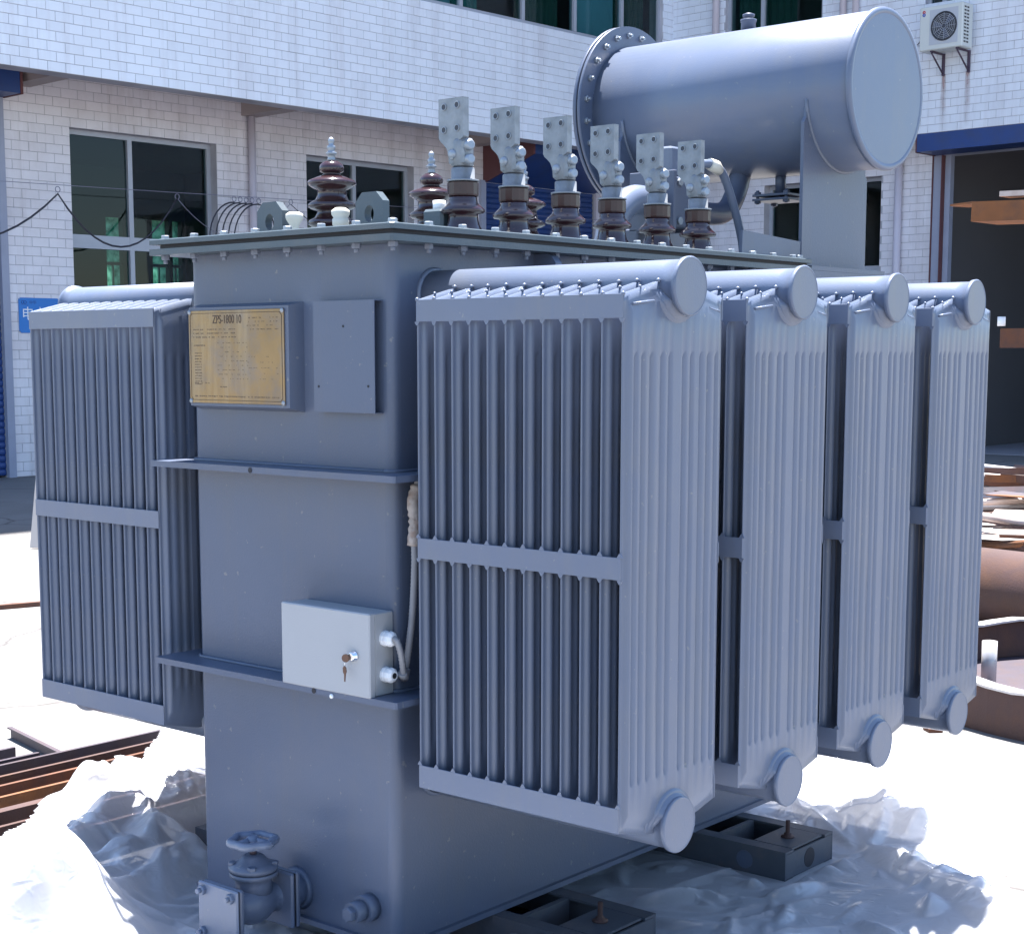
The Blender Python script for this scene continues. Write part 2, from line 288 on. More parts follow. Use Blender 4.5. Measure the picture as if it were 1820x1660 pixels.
def text_mesh(txt, size, name, m, parent, origin, xdir, ydir, thick=.0006, sx=1., align='LEFT'):
    cu = bpy.data.curves.new(name, 'FONT'); cu.body = txt; cu.size = size; cu.extrude = thick; cu.align_x = align
    tmp = bpy.data.objects.new(name+'_tmp', cu); COL.objects.link(tmp)
    dg = bpy.context.evaluated_depsgraph_get(); me = bpy.data.meshes.new_from_object(tmp.evaluated_get(dg)); bpy.data.objects.remove(tmp)
    X, Y = Vector(xdir), Vector(ydir); Z = X.cross(Y); Mx = Matrix(((X.x*sx, Y.x, Z.x, origin[0]), (X.y*sx, Y.y, Z.y, origin[1]), (X.z*sx, Y.z, Z.z, origin[2]), (0, 0, 0, 1)))
    me.transform(Mx); me.materials.clear(); me.materials.append(M[m]); return link(name, me, parent)
GZ = -.09
# ------------------------------------------------------------------ ground
g = MB(); g.add([(-150, -150, GZ), (150, -150, GZ), (150, 150, GZ), (-150, 150, GZ)], [(0, 1, 2, 3)])
tag(g.build('ground', 'ground'), None, None, kind='structure')
# ------------------------------------------------------------------ buildings (local x = out of left facade, local y = along it)
TH = math.radians(3.0)
XL, XU, YL, YU, ZS = -13.531, -12.238, 17.573, 17.055, 4.084
dR = Vector((math.cos(TH), -math.sin(TH), 0)); dL = Vector((math.sin(TH), math.cos(TH), 0))
def bworld(x, y, z): p = dR*x+dL*y; return (p.x, p.y, z)
def decomp(s0, s1, z0, z1, ops):
    zs = sorted({z0, z1, *[max(z0, min(z1, o[2])) for o in ops], *[max(z0, min(z1, o[3])) for o in ops]}); out = []
    for a, b in zip(zs, zs[1:]):
        if b-a < 1e-4: continue
        cur = s0
        for o in sorted([o for o in ops if o[2] < b-1e-4 and o[3] > a+1e-4]):
            if o[0] > cur+1e-4: out.append((cur, min(o[0], s1), a, b))
            cur = max(cur, o[1])
        if cur < s1-1e-4: out.append((cur, s1, a, b))
    return out
def tiles_for(s0, s1, z0, z1, ops, tw, th_, zref, sref, j=.005):
    out = []; k0 = math.floor((z0-zref)/th_+1e-6); k1 = math.ceil((z1-zref)/th_-1e-6)
    for k in range(k0, k1):
        a, b = max(z0, zref+k*th_), min(z1, zref+(k+1)*th_)
        if b-a < .03: continue
        mid = (a+b)/2; cuts = [(s0, s1)]
        for o in ops:
            if o[2] < mid < o[3]:
                nc = []
                for c in cuts:
                    if o[0] > c[0]: nc.append((c[0], min(c[1], o[0])))
                    if o[1] < c[1]: nc.append((max(c[0], o[1]), c[1]))
                cuts = [c for c in nc if c[1]-c[0] > .03]
        sh = (tw/2 if k % 2 else 0)+sref
        for c in cuts:
            n0 = math.floor((c[0]-sh)/tw); n1 = math.ceil((c[1]-sh)/tw)
            for n in range(n0, n1):
                p, q = max(c[0], sh+n*tw), min(c[1], sh+(n+1)*tw)
                if q-p > .03: out.append((p+j/2, q-j/2, a+j/2, b-j/2, (q-p > tw-.002) and (b-a > th_-.002)))
    return out
class Wing:
    def __init__(s, name, base, label):
        s.base = base; s.root = empty(name, bworld(*base), -TH); tag(s.root, label, 'building'); s.tiles = []
    def b(s, mb, name, m, parent=None):
        off = s.base
        if parent is None: parent = s.root
        return mb.build(name, m, parent, off)
    def wall(s, name, plane, axis, s0, s1, z0, z1, ops, tkind, tw, th_, zref, sref, t=.24, tile_to=None):
        mb = MB()
        for a, b, c, d in decomp(s0, s1, z0, z1, ops):
            if axis == 'y': mb.box(plane-t, plane, a, b, c, d)
            else: mb.box(a, b, plane, plane+t, c, d)
        w = s.b(mb, name, 'grout')
        for a, b, c, d, full in tiles_for(s0, s1, z0, min(z1, tile_to or z1), ops, tw, th_, zref, sref):
            s.tiles.append((plane, axis, a, b, c, d, full, tkind, w))
        return w
    def finish_tiles(s, hide):
        sc = []
        for i, t in enumerate(s.tiles):
            plane, axis, a, b, c, d, full, k, w = t
            p = bworld(plane, (a+b)/2, (c+d)/2) if axis == 'y' else bworld((a+b)/2, plane, (c+d)/2)
            u, v, dep = px(p); ok = full and 0 < u < 1820 and 0 < v < 1660 and not hide(u, v)
            sc.append((dep if ok else 1e6+dep, i))
        sc.sort(); keep = {i for d_, i in sc[:290] if d_ < 1e6}; cache = {}; rest = {}
        for i, t in enumerate(s.tiles):
            plane, axis, a, b, c, d, full, k, w = t
            hw, hh = (b-a)/2, (d-c)/2; th, ch = .006, .0025
            def local(e=0.):
                # front face raised, chamfered rim, no back
                F = [(-hw, -hh), (hw, -hh), (hw, hh), (-hw, hh)]; I = [(-hw+ch, -hh+ch), (hw-ch, -hh+ch), (hw-ch, hh-ch), (-hw+ch, hh-ch)]
                def P(q, h): return (h, q[0], q[1]) if axis == 'y' else (q[0], -h, q[1])
                vs = [P(q, 0) for q in F]+[P(q, th-ch) for q in F]+[P(q, th) for q in I]
                fs = [(8, 9, 10, 11)]+[(4+n, 4+(n+1) % 4, 8+(n+1) % 4, 8+n) for n in range(4)]+[(n, (n+1) % 4, 4+(n+1) % 4, 4+n) for n in range(4)]
                return vs, fs
            cen = (plane, (a+b)/2, (c+d)/2) if axis == 'y' else ((a+b)/2, plane, (c+d)/2)
            jit = random.uniform(-.0009, .0012)
            loc = [cen[0]-s.base[0]+(jit if axis == 'y' else 0), cen[1]-s.base[1]-(jit if axis == 'x' else 0), cen[2]-s.base[2]]
            if i in keep:
                key = (axis, k)
                if key not in cache: vs, fs = local(); cache[key] = MB().add(vs, fs).mesh('tile', 'tile_up' if k == 'up' else 'tile_low')
                link('tile', cache[key], s.root, loc)
            else:
                vs, fs = local(); rest.setdefault(k, MB()).add([(x+loc[0], y+loc[1], z+loc[2]) for x, y, z in vs], fs)
        for k, mb in rest.items():
            o = mb.build('tile_field', 'tile_up' if k == 'up' else 'tile_low', s.root); o['kind'] = 'stuff'
def window(wg, plane, axis, s0, s1, z0, z1, mull, trans=(), depth=.12, fw=.055, panes=True, blinds=()):
    """a window set back in its opening; mull/trans are positions of the bars"""
    def bx(mb, a, b, c, d, f0, f1):     # f0,f1 measured inwards from the wall face
        if axis == 'y': mb.box(plane-f1, plane-f0, a, b, c, d)
        else: mb.box(a, b, plane+f0, plane+f1, c, d)
    mb = MB(); bx(mb, s0, s0+fw, z0, z1, depth, depth+.06); bx(mb, s1-fw, s1, z0, z1, depth, depth+.06)
    bx(mb, s0+fw, s1-fw, z1-fw, z1, depth, depth+.06); bx(mb, s0+fw, s1-fw, z0, z0+fw, depth, depth+.06)
    fr = wg.b(mb, 'window', 'frame')
    xs = [s0+fw]+[q for m_ in sorted(mull) for q in (m_-.03, m_+.03)]+[s1-fw]
    for m_ in mull: q = MB(); bx(q, m_-.03, m_+.03, z0+fw, z1-fw, depth-.006, depth+.054); wg.b(q, 'mullion', 'frame', fr)
    for t_ in trans:
        for a, b in zip(xs[::2], xs[1::2]): q = MB(); bx(q, a, b, t_[0], t_[1], depth-.002, depth+.058); wg.b(q, 'transom', 'frame', fr)
    zz = [z0+fw]+[q for t_ in sorted(trans) for q in t_]+[z1-fw]
    for a, b in zip(xs[::2], xs[1::2]):
        for c, d in zip(zz[::2], zz[1::2]):
            q = MB()
            if axis == 'y': q.add([(plane-depth-.03, a, c), (plane-depth-.03, b, c), (plane-depth-.03, b, d), (plane-depth-.03, a, d)], [(0, 1, 2, 3)])
            else: q.add([(a, plane+depth+.03, c), (b, plane+depth+.03, c), (b, plane+depth+.03, d), (a, plane+depth+.03, d)], [(0, 1, 2, 3)])
            wg.b(q, 'pane', 'glass', fr)
    return fr
def shutter(wg, fr_plane, axis, s0, s1, z0, z1, h=.075):
    me = None; n = int((z1-z0)/h); prof = [(0, 0), (.012, .012), (.016, .035), (.012, .060), (0, .073)]
    mb = MB(); vs = []
    for a in (s0, s1):
        for d, z in prof: vs.append((d, a, z) if axis == 'y' else (a, -d, z))
    fs = [(i, i+1, 6+i, 5+i)[::(-1 if axis == 'y' else 1)] for i in range(4)]
    me = MB().add(vs, fs).mesh('slat', 'blue')
    holder = MB()
    if axis == 'y': holder.box(fr_plane-.03, fr_plane-.005, s0, s1, z0, z1)
    else: holder.box(s0, s1, fr_plane+.005, fr_plane+.03, z0, z1)
    hd = wg.b(holder, 'roller_shutter', 'blue')
    for i in range(n):
        o = link('slat', me, hd); b = wg.base
        o.location = ((fr_plane-b[0], -b[1], z0+i*h-b[2]) if axis == 'y' else (-b[0], fr_plane-b[1], z0+i*h-b[2]))
    return hd
TOPZ = 25.0  # top is out of view, its height chosen to lengthen the ground shadow
# ---- left wing
LW = Wing('workshop_building', (XL, 12.0, GZ), 'long white tiled workshop behind the left radiators, its upper floor overhanging, with blue roller shutters')
lz = 3.758; R1 = .1024
w1 = (7.74, 9.75, lz-24*R1, lz); w2 = (11.152, 13.032, lz-24*R1, lz); dl0 = (3.0, 6.82, GZ, 3.96); dl1 = (14.38, 16.82, GZ, 3.70)
LW.wall('lower_wall', XL, 'y', 1.0, YL, GZ, 4.50, [w1, w2, dl0, dl1], 'low', .2095, R1, lz, 7.539)
US = 5.573; UT = 7.35
LW.wall('upper_wall', XU, 'y', 1.0, YU, ZS, TOPZ, [(11.3, 16.80, US, UT)], 'up', .2085, .0993, ZS, 6.495, tile_to=7.6)
LW.b(MB().box(XL+.002, XU-.242, 1.0, 7.02, 4.22, 4.48), 'soffit', 'soffit'); LW.b(MB().box(XL+.002, XU-.242, 7.021, YU+.5, 4.505, 4.60), 'soffit', 'soffit')
for y in (7.02, 10.13, 14.02): LW.b(MB().box(XL+.002, XU-.243, y+.002, y+.24, 4.13, 4.50), 'soffit_beam', 'soffit')
LW.b(MB().box(-20.5, XU-.25, 1.0, YL+6, TOPZ-.2, TOPZ-.005), 'roof', 'render')
LW.b(MB().box(-20.5, XL-.26, 1.0, YL+6, 4.25, 4.49), 'floor_slab', 'int_wall')
bw = []   # openings in the rear wall, seen through the front windows
for y0_, y1_ in ((12.57, 12.89), (12.965, 13.14), (13.46, 13.795), (13.865, 14.06)): bw.append((y0_, y1_, 1.0, 3.47))
mb = MB()
for a, b, c, d in decomp(1.0, YL+6, GZ, TOPZ, bw): mb.box(-20.5, -20.26, a, b, c, d)
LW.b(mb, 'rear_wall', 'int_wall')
for a, b, c, d in bw:
    f = MB().box(-20.36, -20.32, a, b, 2.70, 2.75).box(-20.36, -20.32, (a+b)/2-.012, (a+b)/2+.012, c, 2.698)
    fo = LW.b(f, 'rear_window', 'frame')
    LW.b(MB().add([(-20.38, a, c), (-20.38, b, c), (-20.38, b, d), (-20.38, a, d)], [(0, 1, 2, 3)]), 'pane', 'glass_far', fo)
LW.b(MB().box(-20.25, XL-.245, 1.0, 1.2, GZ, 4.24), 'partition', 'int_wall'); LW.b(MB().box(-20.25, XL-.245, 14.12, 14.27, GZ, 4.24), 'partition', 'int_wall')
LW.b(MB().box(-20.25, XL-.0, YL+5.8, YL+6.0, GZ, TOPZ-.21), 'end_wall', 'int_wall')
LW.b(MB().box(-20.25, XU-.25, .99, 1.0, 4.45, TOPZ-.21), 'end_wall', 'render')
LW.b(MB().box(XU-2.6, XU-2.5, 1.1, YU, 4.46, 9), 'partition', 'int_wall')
window(LW, XL, 'y', *w1, mull=(8.60,), trans=((2.45, 2.60),))
window(LW, XL, 'y', *w2, mull=(12.06,), trans=((2.45, 2.60),))
fu = window(LW, XU, 'y', 11.3, 16.80, US, UT, mull=(12.69, 13.86, 14.91, 15.93), trans=(), depth=.05, fw=.05)
for a, b, m_ in ((11.36, 12.62, 'curtain_pale'), (12.75, 13.25, 'teal'), (13.95, 14.85, 'curtain'), (14.95, 15.88, 'curtain_pale'), (16.0, 16.74, 'curtain')):
    q = MB(); n = 40; vs = []; o = XU-.18 if m_ == 'curtain_pale' else XU-.30
    for i in range(n+1):
        s_ = a+(b-a)*i/n; dd = .02*math.sin(i*1.35)+.012*math.sin(i*.61) if m_ != 'curtain_pale' else 0
        vs += [(o+dd, s_, US+.03), (o+dd, s_, UT-.03)]
    q.add(vs, [(2*i, 2*i+2, 2*i+3, 2*i+1) for i in range(n)], True); LW.b(q, 'curtain', m_, fu)  # flat pale sheets carry a painted sky reflection; they are no blinds
LW.b(MB().cyl((XL+.075, 10.235, GZ+.02), (XL+.075, 10.235, 4.125), .045, 14), 'drainpipe', 'pipe')
h = shutter(LW, XL-.02, 'y', 3.02, 6.815, GZ+.02, 3.94)
LW.b(MB().box(XL+.001, XL+.05, 6.82, 6.91, GZ, 3.98), 'door_jamb', 'jamb')
LW.b(MB().box(XL+.003, XL+.40, 2.5, 6.915, 3.985, 4.217), 'shutter_box', 'blue'); LW.b(MB().box(XL+.003, XL+.402, 6.918, 6.95, 3.98, 4.216), 'box_end', 'brownwood')
h = shutter(LW, XL-.02, 'y', 14.40, 16.80, GZ+.02, 3.68)
LW.b(MB().box(XL+.001, XL+.05, 14.30, 14.40, GZ, 3.68), 'door_jamb', 'jamb'); LW.b(MB().box(XL+.001, XL+.05, 16.82, 16.92, GZ, 3.68), 'door_jamb', 'pipe')
LW.b(MB().prism([(XL+.003, 3.66), (XL+.95, 3.98), (XL+.95, 4.216), (XL+.003, 4.216)], 'y', 14.42, 16.9), 'shutter_box', 'blue')
LW.b(MB().prism([(XL+.003, 3.64), (XL+.97, 3.97), (XL+.97, 4.216), (XL+.003, 4.216)], 'y', 14.38, 14.415), 'box_end', 'brownwood')
# ---- right wing
RW = Wing('gateway_building', (-8.2, YL, GZ), 'white tiled wing at the back right with a wide dark doorway under a blue box')
rl = 3.6565
rw1 = (-10.946, -9.05, rl-20*.1016, rl); rd = (-8.12, -2.6, GZ, 3.857); rd0 = (-8.29, -8.12, GZ, 3.857)
RW.wall('lower_wall', YL, 'x', XL, -1.0, GZ, ZS, [rw1, (-8.29, -2.6, GZ, 3.857)], 'low', .2085, .1016, rl, -8.294)
RW.wall('upper_wall', YU, 'x', XU+.001, -1.0, ZS, TOPZ, [(-11.31, -9.72, 5.0, 7.3), (-8.186, -6.9, 5.67, 7.3)], 'up', .2085, .1016, ZS, -8.1, tile_to=7.6)
RW.b(MB().box(XU, -1.0, YU+.243, YL+.24, ZS+.002, ZS+.2), 'soffit', 'soffit')
for a, b in ((XU-.002, -9.3),): pass
window(RW, YL, 'x', *rw1, mull=(-10.0,), trans=((2.33, 2.46),), depth=.14, fw=.05)
f2 = window(RW, YU, 'x', -11.31, -9.72, 5.0, 7.3, mull=(-10.72,), trans=(), depth=.06, fw=.05)
q = MB(); vs = []; n = 40
for i in range(n+1): s_ = -11.25+(.95)*i/n; vs += [(s_, YU+.26+.02*math.sin(i*1.3), 5.03), (s_, YU+.26+.02*math.sin(i*1.3), 7.27)]
q.add(vs, [(2*i, 2*i+2, 2*i+3, 2*i+1) for i in range(n)], True); RW.b(q, 'curtain', 'curtain', f2)
window(RW, YU, 'x', -8.186, -6.9, 5.67, 7.3, mull=(-7.95,), depth=.06, fw=.05)
for x, plane in ((-8.75, YL),): RW.b(MB().cyl((x, plane-.075, GZ+.02), (x, plane-.075, ZS-.002), .052, 14), 'drainpipe', 'pipe')
for x in (-9.36, -9.17): RW.b(MB().cyl((x, YU-.07, ZS+.35), (x, YU-.07, 12), .045, 14), 'drainpipe', 'pipe')
RW.b(MB().cyl((-11.43, YU-.07, ZS+.0), (-11.43, YU-.07, 12), .05, 14), 'drainpipe', 'pipe')
for x in (-9.36, -9.17): RW.b(MB().box(x-.055, x+.055, YU-.03, YU-.008, 5.7, 5.74), 'pipe_clip', 'pipe')
RW.b(MB().box(-8.249, -2.4, YU+.002, YL-.001, 3.857, ZS-.001), 'shutter_box', 'blue'); RW.b(MB().box(-8.268, -8.251, YU, YL-.001, 3.85, ZS-.001), 'box_end', 'brownwood')
RW.b(MB().box(-8.288, -8.275, YL-.02, YL+.1, GZ, 3.855).box(-8.155, -8.14, YL-.02, YL+.1, GZ, 3.855), 'jamb_edge', 'brownwood')
RW.b(MB().box(-8.275, -8.155, YL+.002, YL+.08, GZ, 3.855), 'door_jamb', 'jamb'); RW.b(MB().box(-8.138, -8.06, YL+.06, YL+.16, GZ, 3.856), 'door_jamb', 'jamb')
# room behind the doorway
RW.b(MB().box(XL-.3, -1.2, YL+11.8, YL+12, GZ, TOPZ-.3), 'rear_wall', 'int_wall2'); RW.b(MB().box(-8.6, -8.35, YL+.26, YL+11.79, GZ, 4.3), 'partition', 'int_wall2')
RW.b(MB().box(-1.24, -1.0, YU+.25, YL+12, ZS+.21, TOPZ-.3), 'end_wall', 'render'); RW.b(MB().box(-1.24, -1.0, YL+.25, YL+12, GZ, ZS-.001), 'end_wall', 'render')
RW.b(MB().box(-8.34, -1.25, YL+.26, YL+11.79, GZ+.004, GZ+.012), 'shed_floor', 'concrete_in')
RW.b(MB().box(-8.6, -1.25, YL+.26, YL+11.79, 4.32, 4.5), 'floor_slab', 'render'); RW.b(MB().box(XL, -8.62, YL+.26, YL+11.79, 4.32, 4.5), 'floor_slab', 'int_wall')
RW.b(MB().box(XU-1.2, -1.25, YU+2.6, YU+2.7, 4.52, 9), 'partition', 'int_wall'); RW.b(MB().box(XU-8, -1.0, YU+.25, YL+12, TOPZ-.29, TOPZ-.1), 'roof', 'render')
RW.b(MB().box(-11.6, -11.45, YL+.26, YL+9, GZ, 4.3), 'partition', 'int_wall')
RW.b(MB().box(-9.35, -9.05, YL+1.0, YL+1.25, 2.36, 2.72), 'green_crate', 'teal')
def hideL(u, v): return (335 < u < 720 and v > 400) or (u > 45 and v > 545 and u < 350) or (u > 1020 and v > 100) or (v > 400 and u > 700)
def hideR(u, v): return (1040 < u < 1640 and 55 < v < 300) or v > 500 or (u < 1340 and v > 100) or (1420 < u < 1540 and v > 100)
LW.finish_tiles(hideL); RW.finish_tiles(hideR)
# far trees seen green through the rear windows
tr = empty('tree_row', bworld(-27, 10, GZ), -TH); tag(tr, 'row of green trees glimpsed behind the workshop through its ground floor windows', 'trees', kind='stuff')
q = MB()
for i in range(5000):
    p = Vector((rng.normal(0, .8), rng.uniform(-10, 14), rng.uniform(0.2, 6))); a = Vector(rng.normal(size=3)).normalized()*.22; b = a.orthogonal().normalized()*.16
    q.add([p-a, p-b, p+a, p+b], [(0, 1, 2, 3)])
cr = q.build('crown', 'leaf', tr); cr['kind'] = 'stuff'
for i in range(7): MB().cyl((0, -9+i*3.6, 0), (0, -9+i*3.6, 3), .14, 8).build('trunk', 'rust3', tr)
# ------------------------------------------------------------------ air conditioner on the right wing
ac = empty('air_conditioner', bworld(-7.76, YU-.24, 5.05), -TH); tag(ac, 'cream outdoor air conditioning unit with a round fan grille, on wall brackets', 'air conditioner')
q = MB().bbox(-.295, .295, -.135, .135, 0, .54, .012); q.build('casing', 'ac', ac)
q = MB().box(-.155, .235, -.1385, -.1352, .06, .49); q.build('fan_panel', 'ac_mid', ac)
gr = MB().torus((.045, -.142, .275), (0, 1, 0), .172, .008, 40, 6); gr.lathe([(.168, 0), (.168, .002)], (.045, -.1375, .275), (0, -1, 0), 40); go = gr.build('fan_grille', 'ac_dark', ac)
q = MB()
for r in (.03, .055, .08, .105, .13, .15): q.torus((.045, -.1425, .275), (0, 1, 0), r, .0022, 32, 4)
for k in range(12): a = k*PI/6; q.tube([(.045+.03*math.cos(a), -.1425, .275+.03*math.sin(a)), (.045+.168*math.cos(a), -.1425, .275+.168*math.sin(a))], .0022, 4)
q.build('guard_wire', 'ac_mid', go)
q = MB()
for k in range(3):
    a = k*2*PI/3+.5; e = .5; q.add([(.045, -.1405, .275), (.045+.15*math.cos(a), -.1405, .275+.15*math.sin(a)), (.045+.15*math.cos(a+e), -.1405, .275+.15*math.sin(a+e))], [(0, 1, 2)])
q.build('fan_blade', 'seal', go)
for c_, r_ in ((0, 0), (1, 0)):
    for k in range(11):
        q = MB().box(.2952, .2975, -.095+c_*.07, -.045+c_*.07, .055+k*.042, .075+k*.042); q.build('vent_slot', 'black', ac)
MB().torus((-.235, -.1365, .475), (0, 1, 0), .014, .007, 20, 6).build('badge', 'red', ac); MB().torus((-.235, -.1365, .443), (0, 1, 0), .015, .007, 20, 6).build('badge', 'bluebadge', ac)
for x in (-.13, .22):
    q = MB().box(x-.012, x+.012, -.13, .215, -.022, -.002).box(x-.014, x+.014, .19, .225, -.27, .0)
    q.tube([(x, -.11, -.03), (x, .20, -.25)], .011, 6); q.build('bracket', 'rustdark', ac)
MB().tube([(-.30, .05, .25), (-.37, .06, .22), (-.45, .15, .17), (-.5, .2, .16)], .007, 6).build('refrigerant_pipe', 'cable', ac)
MB().tube([(-.30, .03, .24), (-.36, .05, .20), (-.45, .16, .13)], .006, 6).build('refrigerant_pipe', 'pipe', ac)
# rust runs under the brackets
def stain_mat():
    m = bpy.data.materials.new('rust_run'); m.use_nodes = True; t = m.node_tree; N = t.nodes; Lk = t.links; b = N['Principled BSDF']; b.inputs['Base Color'].default_value = (.42, .27, .25, 1); b.inputs['Roughness'].default_value = .6
    tc = N.new('ShaderNodeTexCoord'); sp = N.new('ShaderNodeSeparateXYZ'); Lk.new(tc.outputs['Generated'], sp.inputs[0]); n = N.new('ShaderNodeTexNoise'); n.inputs['Scale'].default_value = 9; Lk.new(tc.outputs['Object'], n.inputs['Vector'])
    a = N.new('ShaderNodeMath'); a.operation = 'PINGPONG'; a.inputs[1].default_value = .5; Lk.new(sp.outputs[0], a.inputs[0]); c = N.new('ShaderNodeMath'); c.operation = 'MULTIPLY'; Lk.new(a.outputs[0], c.inputs[0]); Lk.new(n.outputs[0], c.inputs[1])
    d = N.new('ShaderNodeMath'); d.operation = 'MULTIPLY'; d.use_clamp = True; d.inputs[1].default_value = 2.6; Lk.new(c.outputs[0], d.inputs[0]); e = N.new('ShaderNodeMath'); e.operation = 'MULTIPLY'; Lk.new(d.outputs[0], e.inputs[0]); Lk.new(sp.outputs[2], e.inputs[1])
    Lk.new(e.outputs[0], b.inputs['Alpha']); return m
M['stain'] = stain_mat()
for x, z0, z1, w in ((-7.89, 3.95+.14, 4.80, .055), (-7.56, 4.09, 4.80, .06)): RW.b(MB().add([(x-w, YU-.0095, z0), (x+w, YU-.0095, z0), (x+w*.5, YU-.0095, z1), (x-w*.5, YU-.0095, z1)], [(0, 1, 2, 3)]), 'rust_run', 'stain')
# ------------------------------------------------------------------ blue sign
sg = empty('sign', bworld(XL+.012, 7.27, 1.486), -TH); tag(sg, 'blue enamel notice on the tiled wall beside the left shutter, white characters half hidden', 'sign')
pts = []
for cx, cy, a0 in ((.23, .03, -90), (.23, .354, 0), (-.216, .354, 90), (-.216, .03, 180)):
    for k in range(5): a = math.radians(a0+k*22.5); pts.append((cx+.03*math.cos(a), cy+.03*math.sin(a)))
MB().prism(pts, 'x', 0, .004).build('plate', 'sign', sg)
for y in (-.195, -.165): MB().torus((.0048, y, .335), (1, 0, 0), .016, .0028, 16, 4).build('emblem', 'signink', sg)
MB().box(.0042, .0048, -.23, -.13, .308, .3105).build('rule', 'signink', sg)
def sgtext(t, size, y, z, m): return text_mesh(t, size, 'lettering', m, sg, (.0050, y, z), (0, 1, 0), (0, 0, 1), .0004)
sgtext('电力', .16, -.215, .15, 'white'); sgtext('中华', .045, -.115, .318, 'signink')
for y, z in ((-.235, .37), (-.235, .014), (.25, .37)): MB().lathe([(.006, 0), (.004, .003)], (.004, y, z), (1, 0, 0), 8).build('screw', 'zinc', sg)
# ------------------------------------------------------------------ overhead wire with festooned cable under the overhang
XW = XL+.33
ow = empty('overhead_cable', bworld(XW, 6.0, 3.0), -TH); tag(ow, 'black cable hung in loops from hooks on a thin steel wire along the left wall', 'cable')
def wl(y, z): return (0, y-6.0, z-3.0)
MB().tube([wl(2.0, 2.95), wl(6.68, 3.067), wl(8.9, 3.105), wl(11, 3.15), wl(17, 3.25)], .004, 5).build('messenger_wire', 'wire', ow)
def sag(a, b, low, n=14):
    o = []
    for i in range(n+1): t = i/n; o.append((a[0]+(b[0]-a[0])*t, (a[1]+(b[1]-a[1])*t)-low*(1-(2*t-1)**2)))
    return o
P = [(4.5, 2.9)]+sag((5.0, 2.98), (7.366, 2.982), .55)+sag((7.366, 2.982), (8.93, 3.04), .56)[1:]
sp = []
for a, b in P: sp.append(wl(a, b))
MB().tube(sp, .011, 6).build('festoon', 'cable', ow)
MB().tube([wl(*p) for p in sag((8.93, 3.04), (10.6, 3.08), .42)], .004, 5).build('festoon', 'wire', ow)
MB().tube([wl(*p) for p in sag((10.62, 3.08), (13.2, 3.1), .45)], .005, 5).build('festoon', 'cable', ow)
for y, z in ((7.366, 3.03), (8.93, 3.06), (9.75, 3.09), (9.84, 3.09), (9.93, 3.09), (10.02, 3.09), (10.12, 3.09), (10.62, 3.11)):
    MB().torus((0, y-6, z-3.0), (1, 0, 0), .030, .005, 14, 5).build('hook', 'wire', ow)
for k in range(5):
    y0 = 9.75+k*.09; pts = [wl(y0-.34*math.sin(t)-.02*t, 3.05-.43*(1-math.cos(t))) for t in np.linspace(0, 2.2, 12)]
    MB().tube(pts, .009, 6).build('cable_loop', 'cable', ow)
    pts = [wl(y0+.10*k/4+.26*math.sin(t), 3.05-.30*(1-math.cos(t))) for t in np.linspace(0, 1.9, 10)]
    if k > 2: MB().tube(pts, .009, 6).build('cable_loop', 'cable', ow)
# ------------------------------------------------------------------ TRANSFORMER
T = empty('transformer', (-.32, .76, GZ)); tag(T, 'large grey oil-filled power transformer with radiators, brown bushings and a cylindrical oil tank on top', 'transformer')
TO = (-.32, .76, GZ)
def tb(mb, name, m, parent=None): return mb.build(name, m, parent if parent else T, TO)
WT, LT, ZC = .6386, 1.523, 1.5077
PC = .0644; CY1 = 1.587
def rrect(x0, x1, y0, y1, r, n=5):
    o = []
    for cx, cy, a0 in ((x1-r, y0+r, -90), (x1-r, y1-r, 0), (x0+r, y1-r, 90), (x0+r, y0+r, 180)):
        for k in range(n+1): a = math.radians(a0+90*k/n); o.append((cx+r*math.cos(a), cy+r*math.sin(a)))
    return o
# tank body with a faintly dished wall
q = MB(); ring = rrect(-WT, 0, 0, LT, .024, 6); zl = list(np.linspace(0.006, 1.472, 14)); o = 0
vs = []; fs = []
for z in zl: vs += [(x, y, z) for x, y in ring]
n = len(ring)
for i in range(len(zl)-1):
    for k in range(n): fs.append((i*n+k, i*n+(k+1) % n, (i+1)*n+(k+1) % n, (i+1)*n+k))
q.add(vs, fs, True); q.add([(x, y, .006) for x, y in ring], [tuple(range(n))[::-1]])
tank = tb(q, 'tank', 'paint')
for p in tank.data.polygons:
    if abs(p.normal.x) > .99 or abs(p.normal.y) > .99 or abs(p.normal.z) > .9: p.use_smooth = False
tb(MB().box(-WT-.012, .012, -.012, LT+.012, -.006, .006), 'base_plate', 'paint', tank)
for z in (1.0102, .552):
    q = MB(); pp = .0709; t_ = .006
    a = rrect(-WT-pp, pp, -pp, LT+pp, .004, 1); b = rrect(-WT+.004, -.004, .004, LT-.004, .02, 1); n = len(a)
    vs = [(x, y, z) for x, y in a]+[(x, y, z) for x, y in b]+[(x, y, z-.0135) for x, y in a]+[(x, y, z-.0135) for x, y in b]
    fs = []
    for k in range(n):
        j = (k+1) % n; fs += [(k, j, n+j, n+k), (2*n+k, 3*n+k, 3*n+j, 2*n+j), (k, 2*n+k, 2*n+j, j)]
    q.add(vs, fs); st_ = tb(q, 'stiffener', 'paint')
    w_ = MB(); ring2 = rrect(-WT-.004, .004, -.004, LT+.004, .026, 4); w_.tube([(x, y, z+.002) for x, y in ring2+[ring2[0]]], .0045, 6); tb(w_, 'weld_bead', 'paint', st_)
tb(MB().lathe([(.006, 0), (.006, .001)], (-.36, -.0712, 1.003), (0, -1, 0), 12), 'bolt_hole', 'gasket'); 
tb(MB().lathe([(.006, 0), (.006, .001)], (-.17, -.0712, .545), (0, -1, 0), 12), 'bolt_hole', 'gasket')
tb(MB().lathe([(.005, 0), (.005, .003), (.002, .005)], (-.115, -.0712, .541), (0, -1, 0), 12), 'plug', 'white')
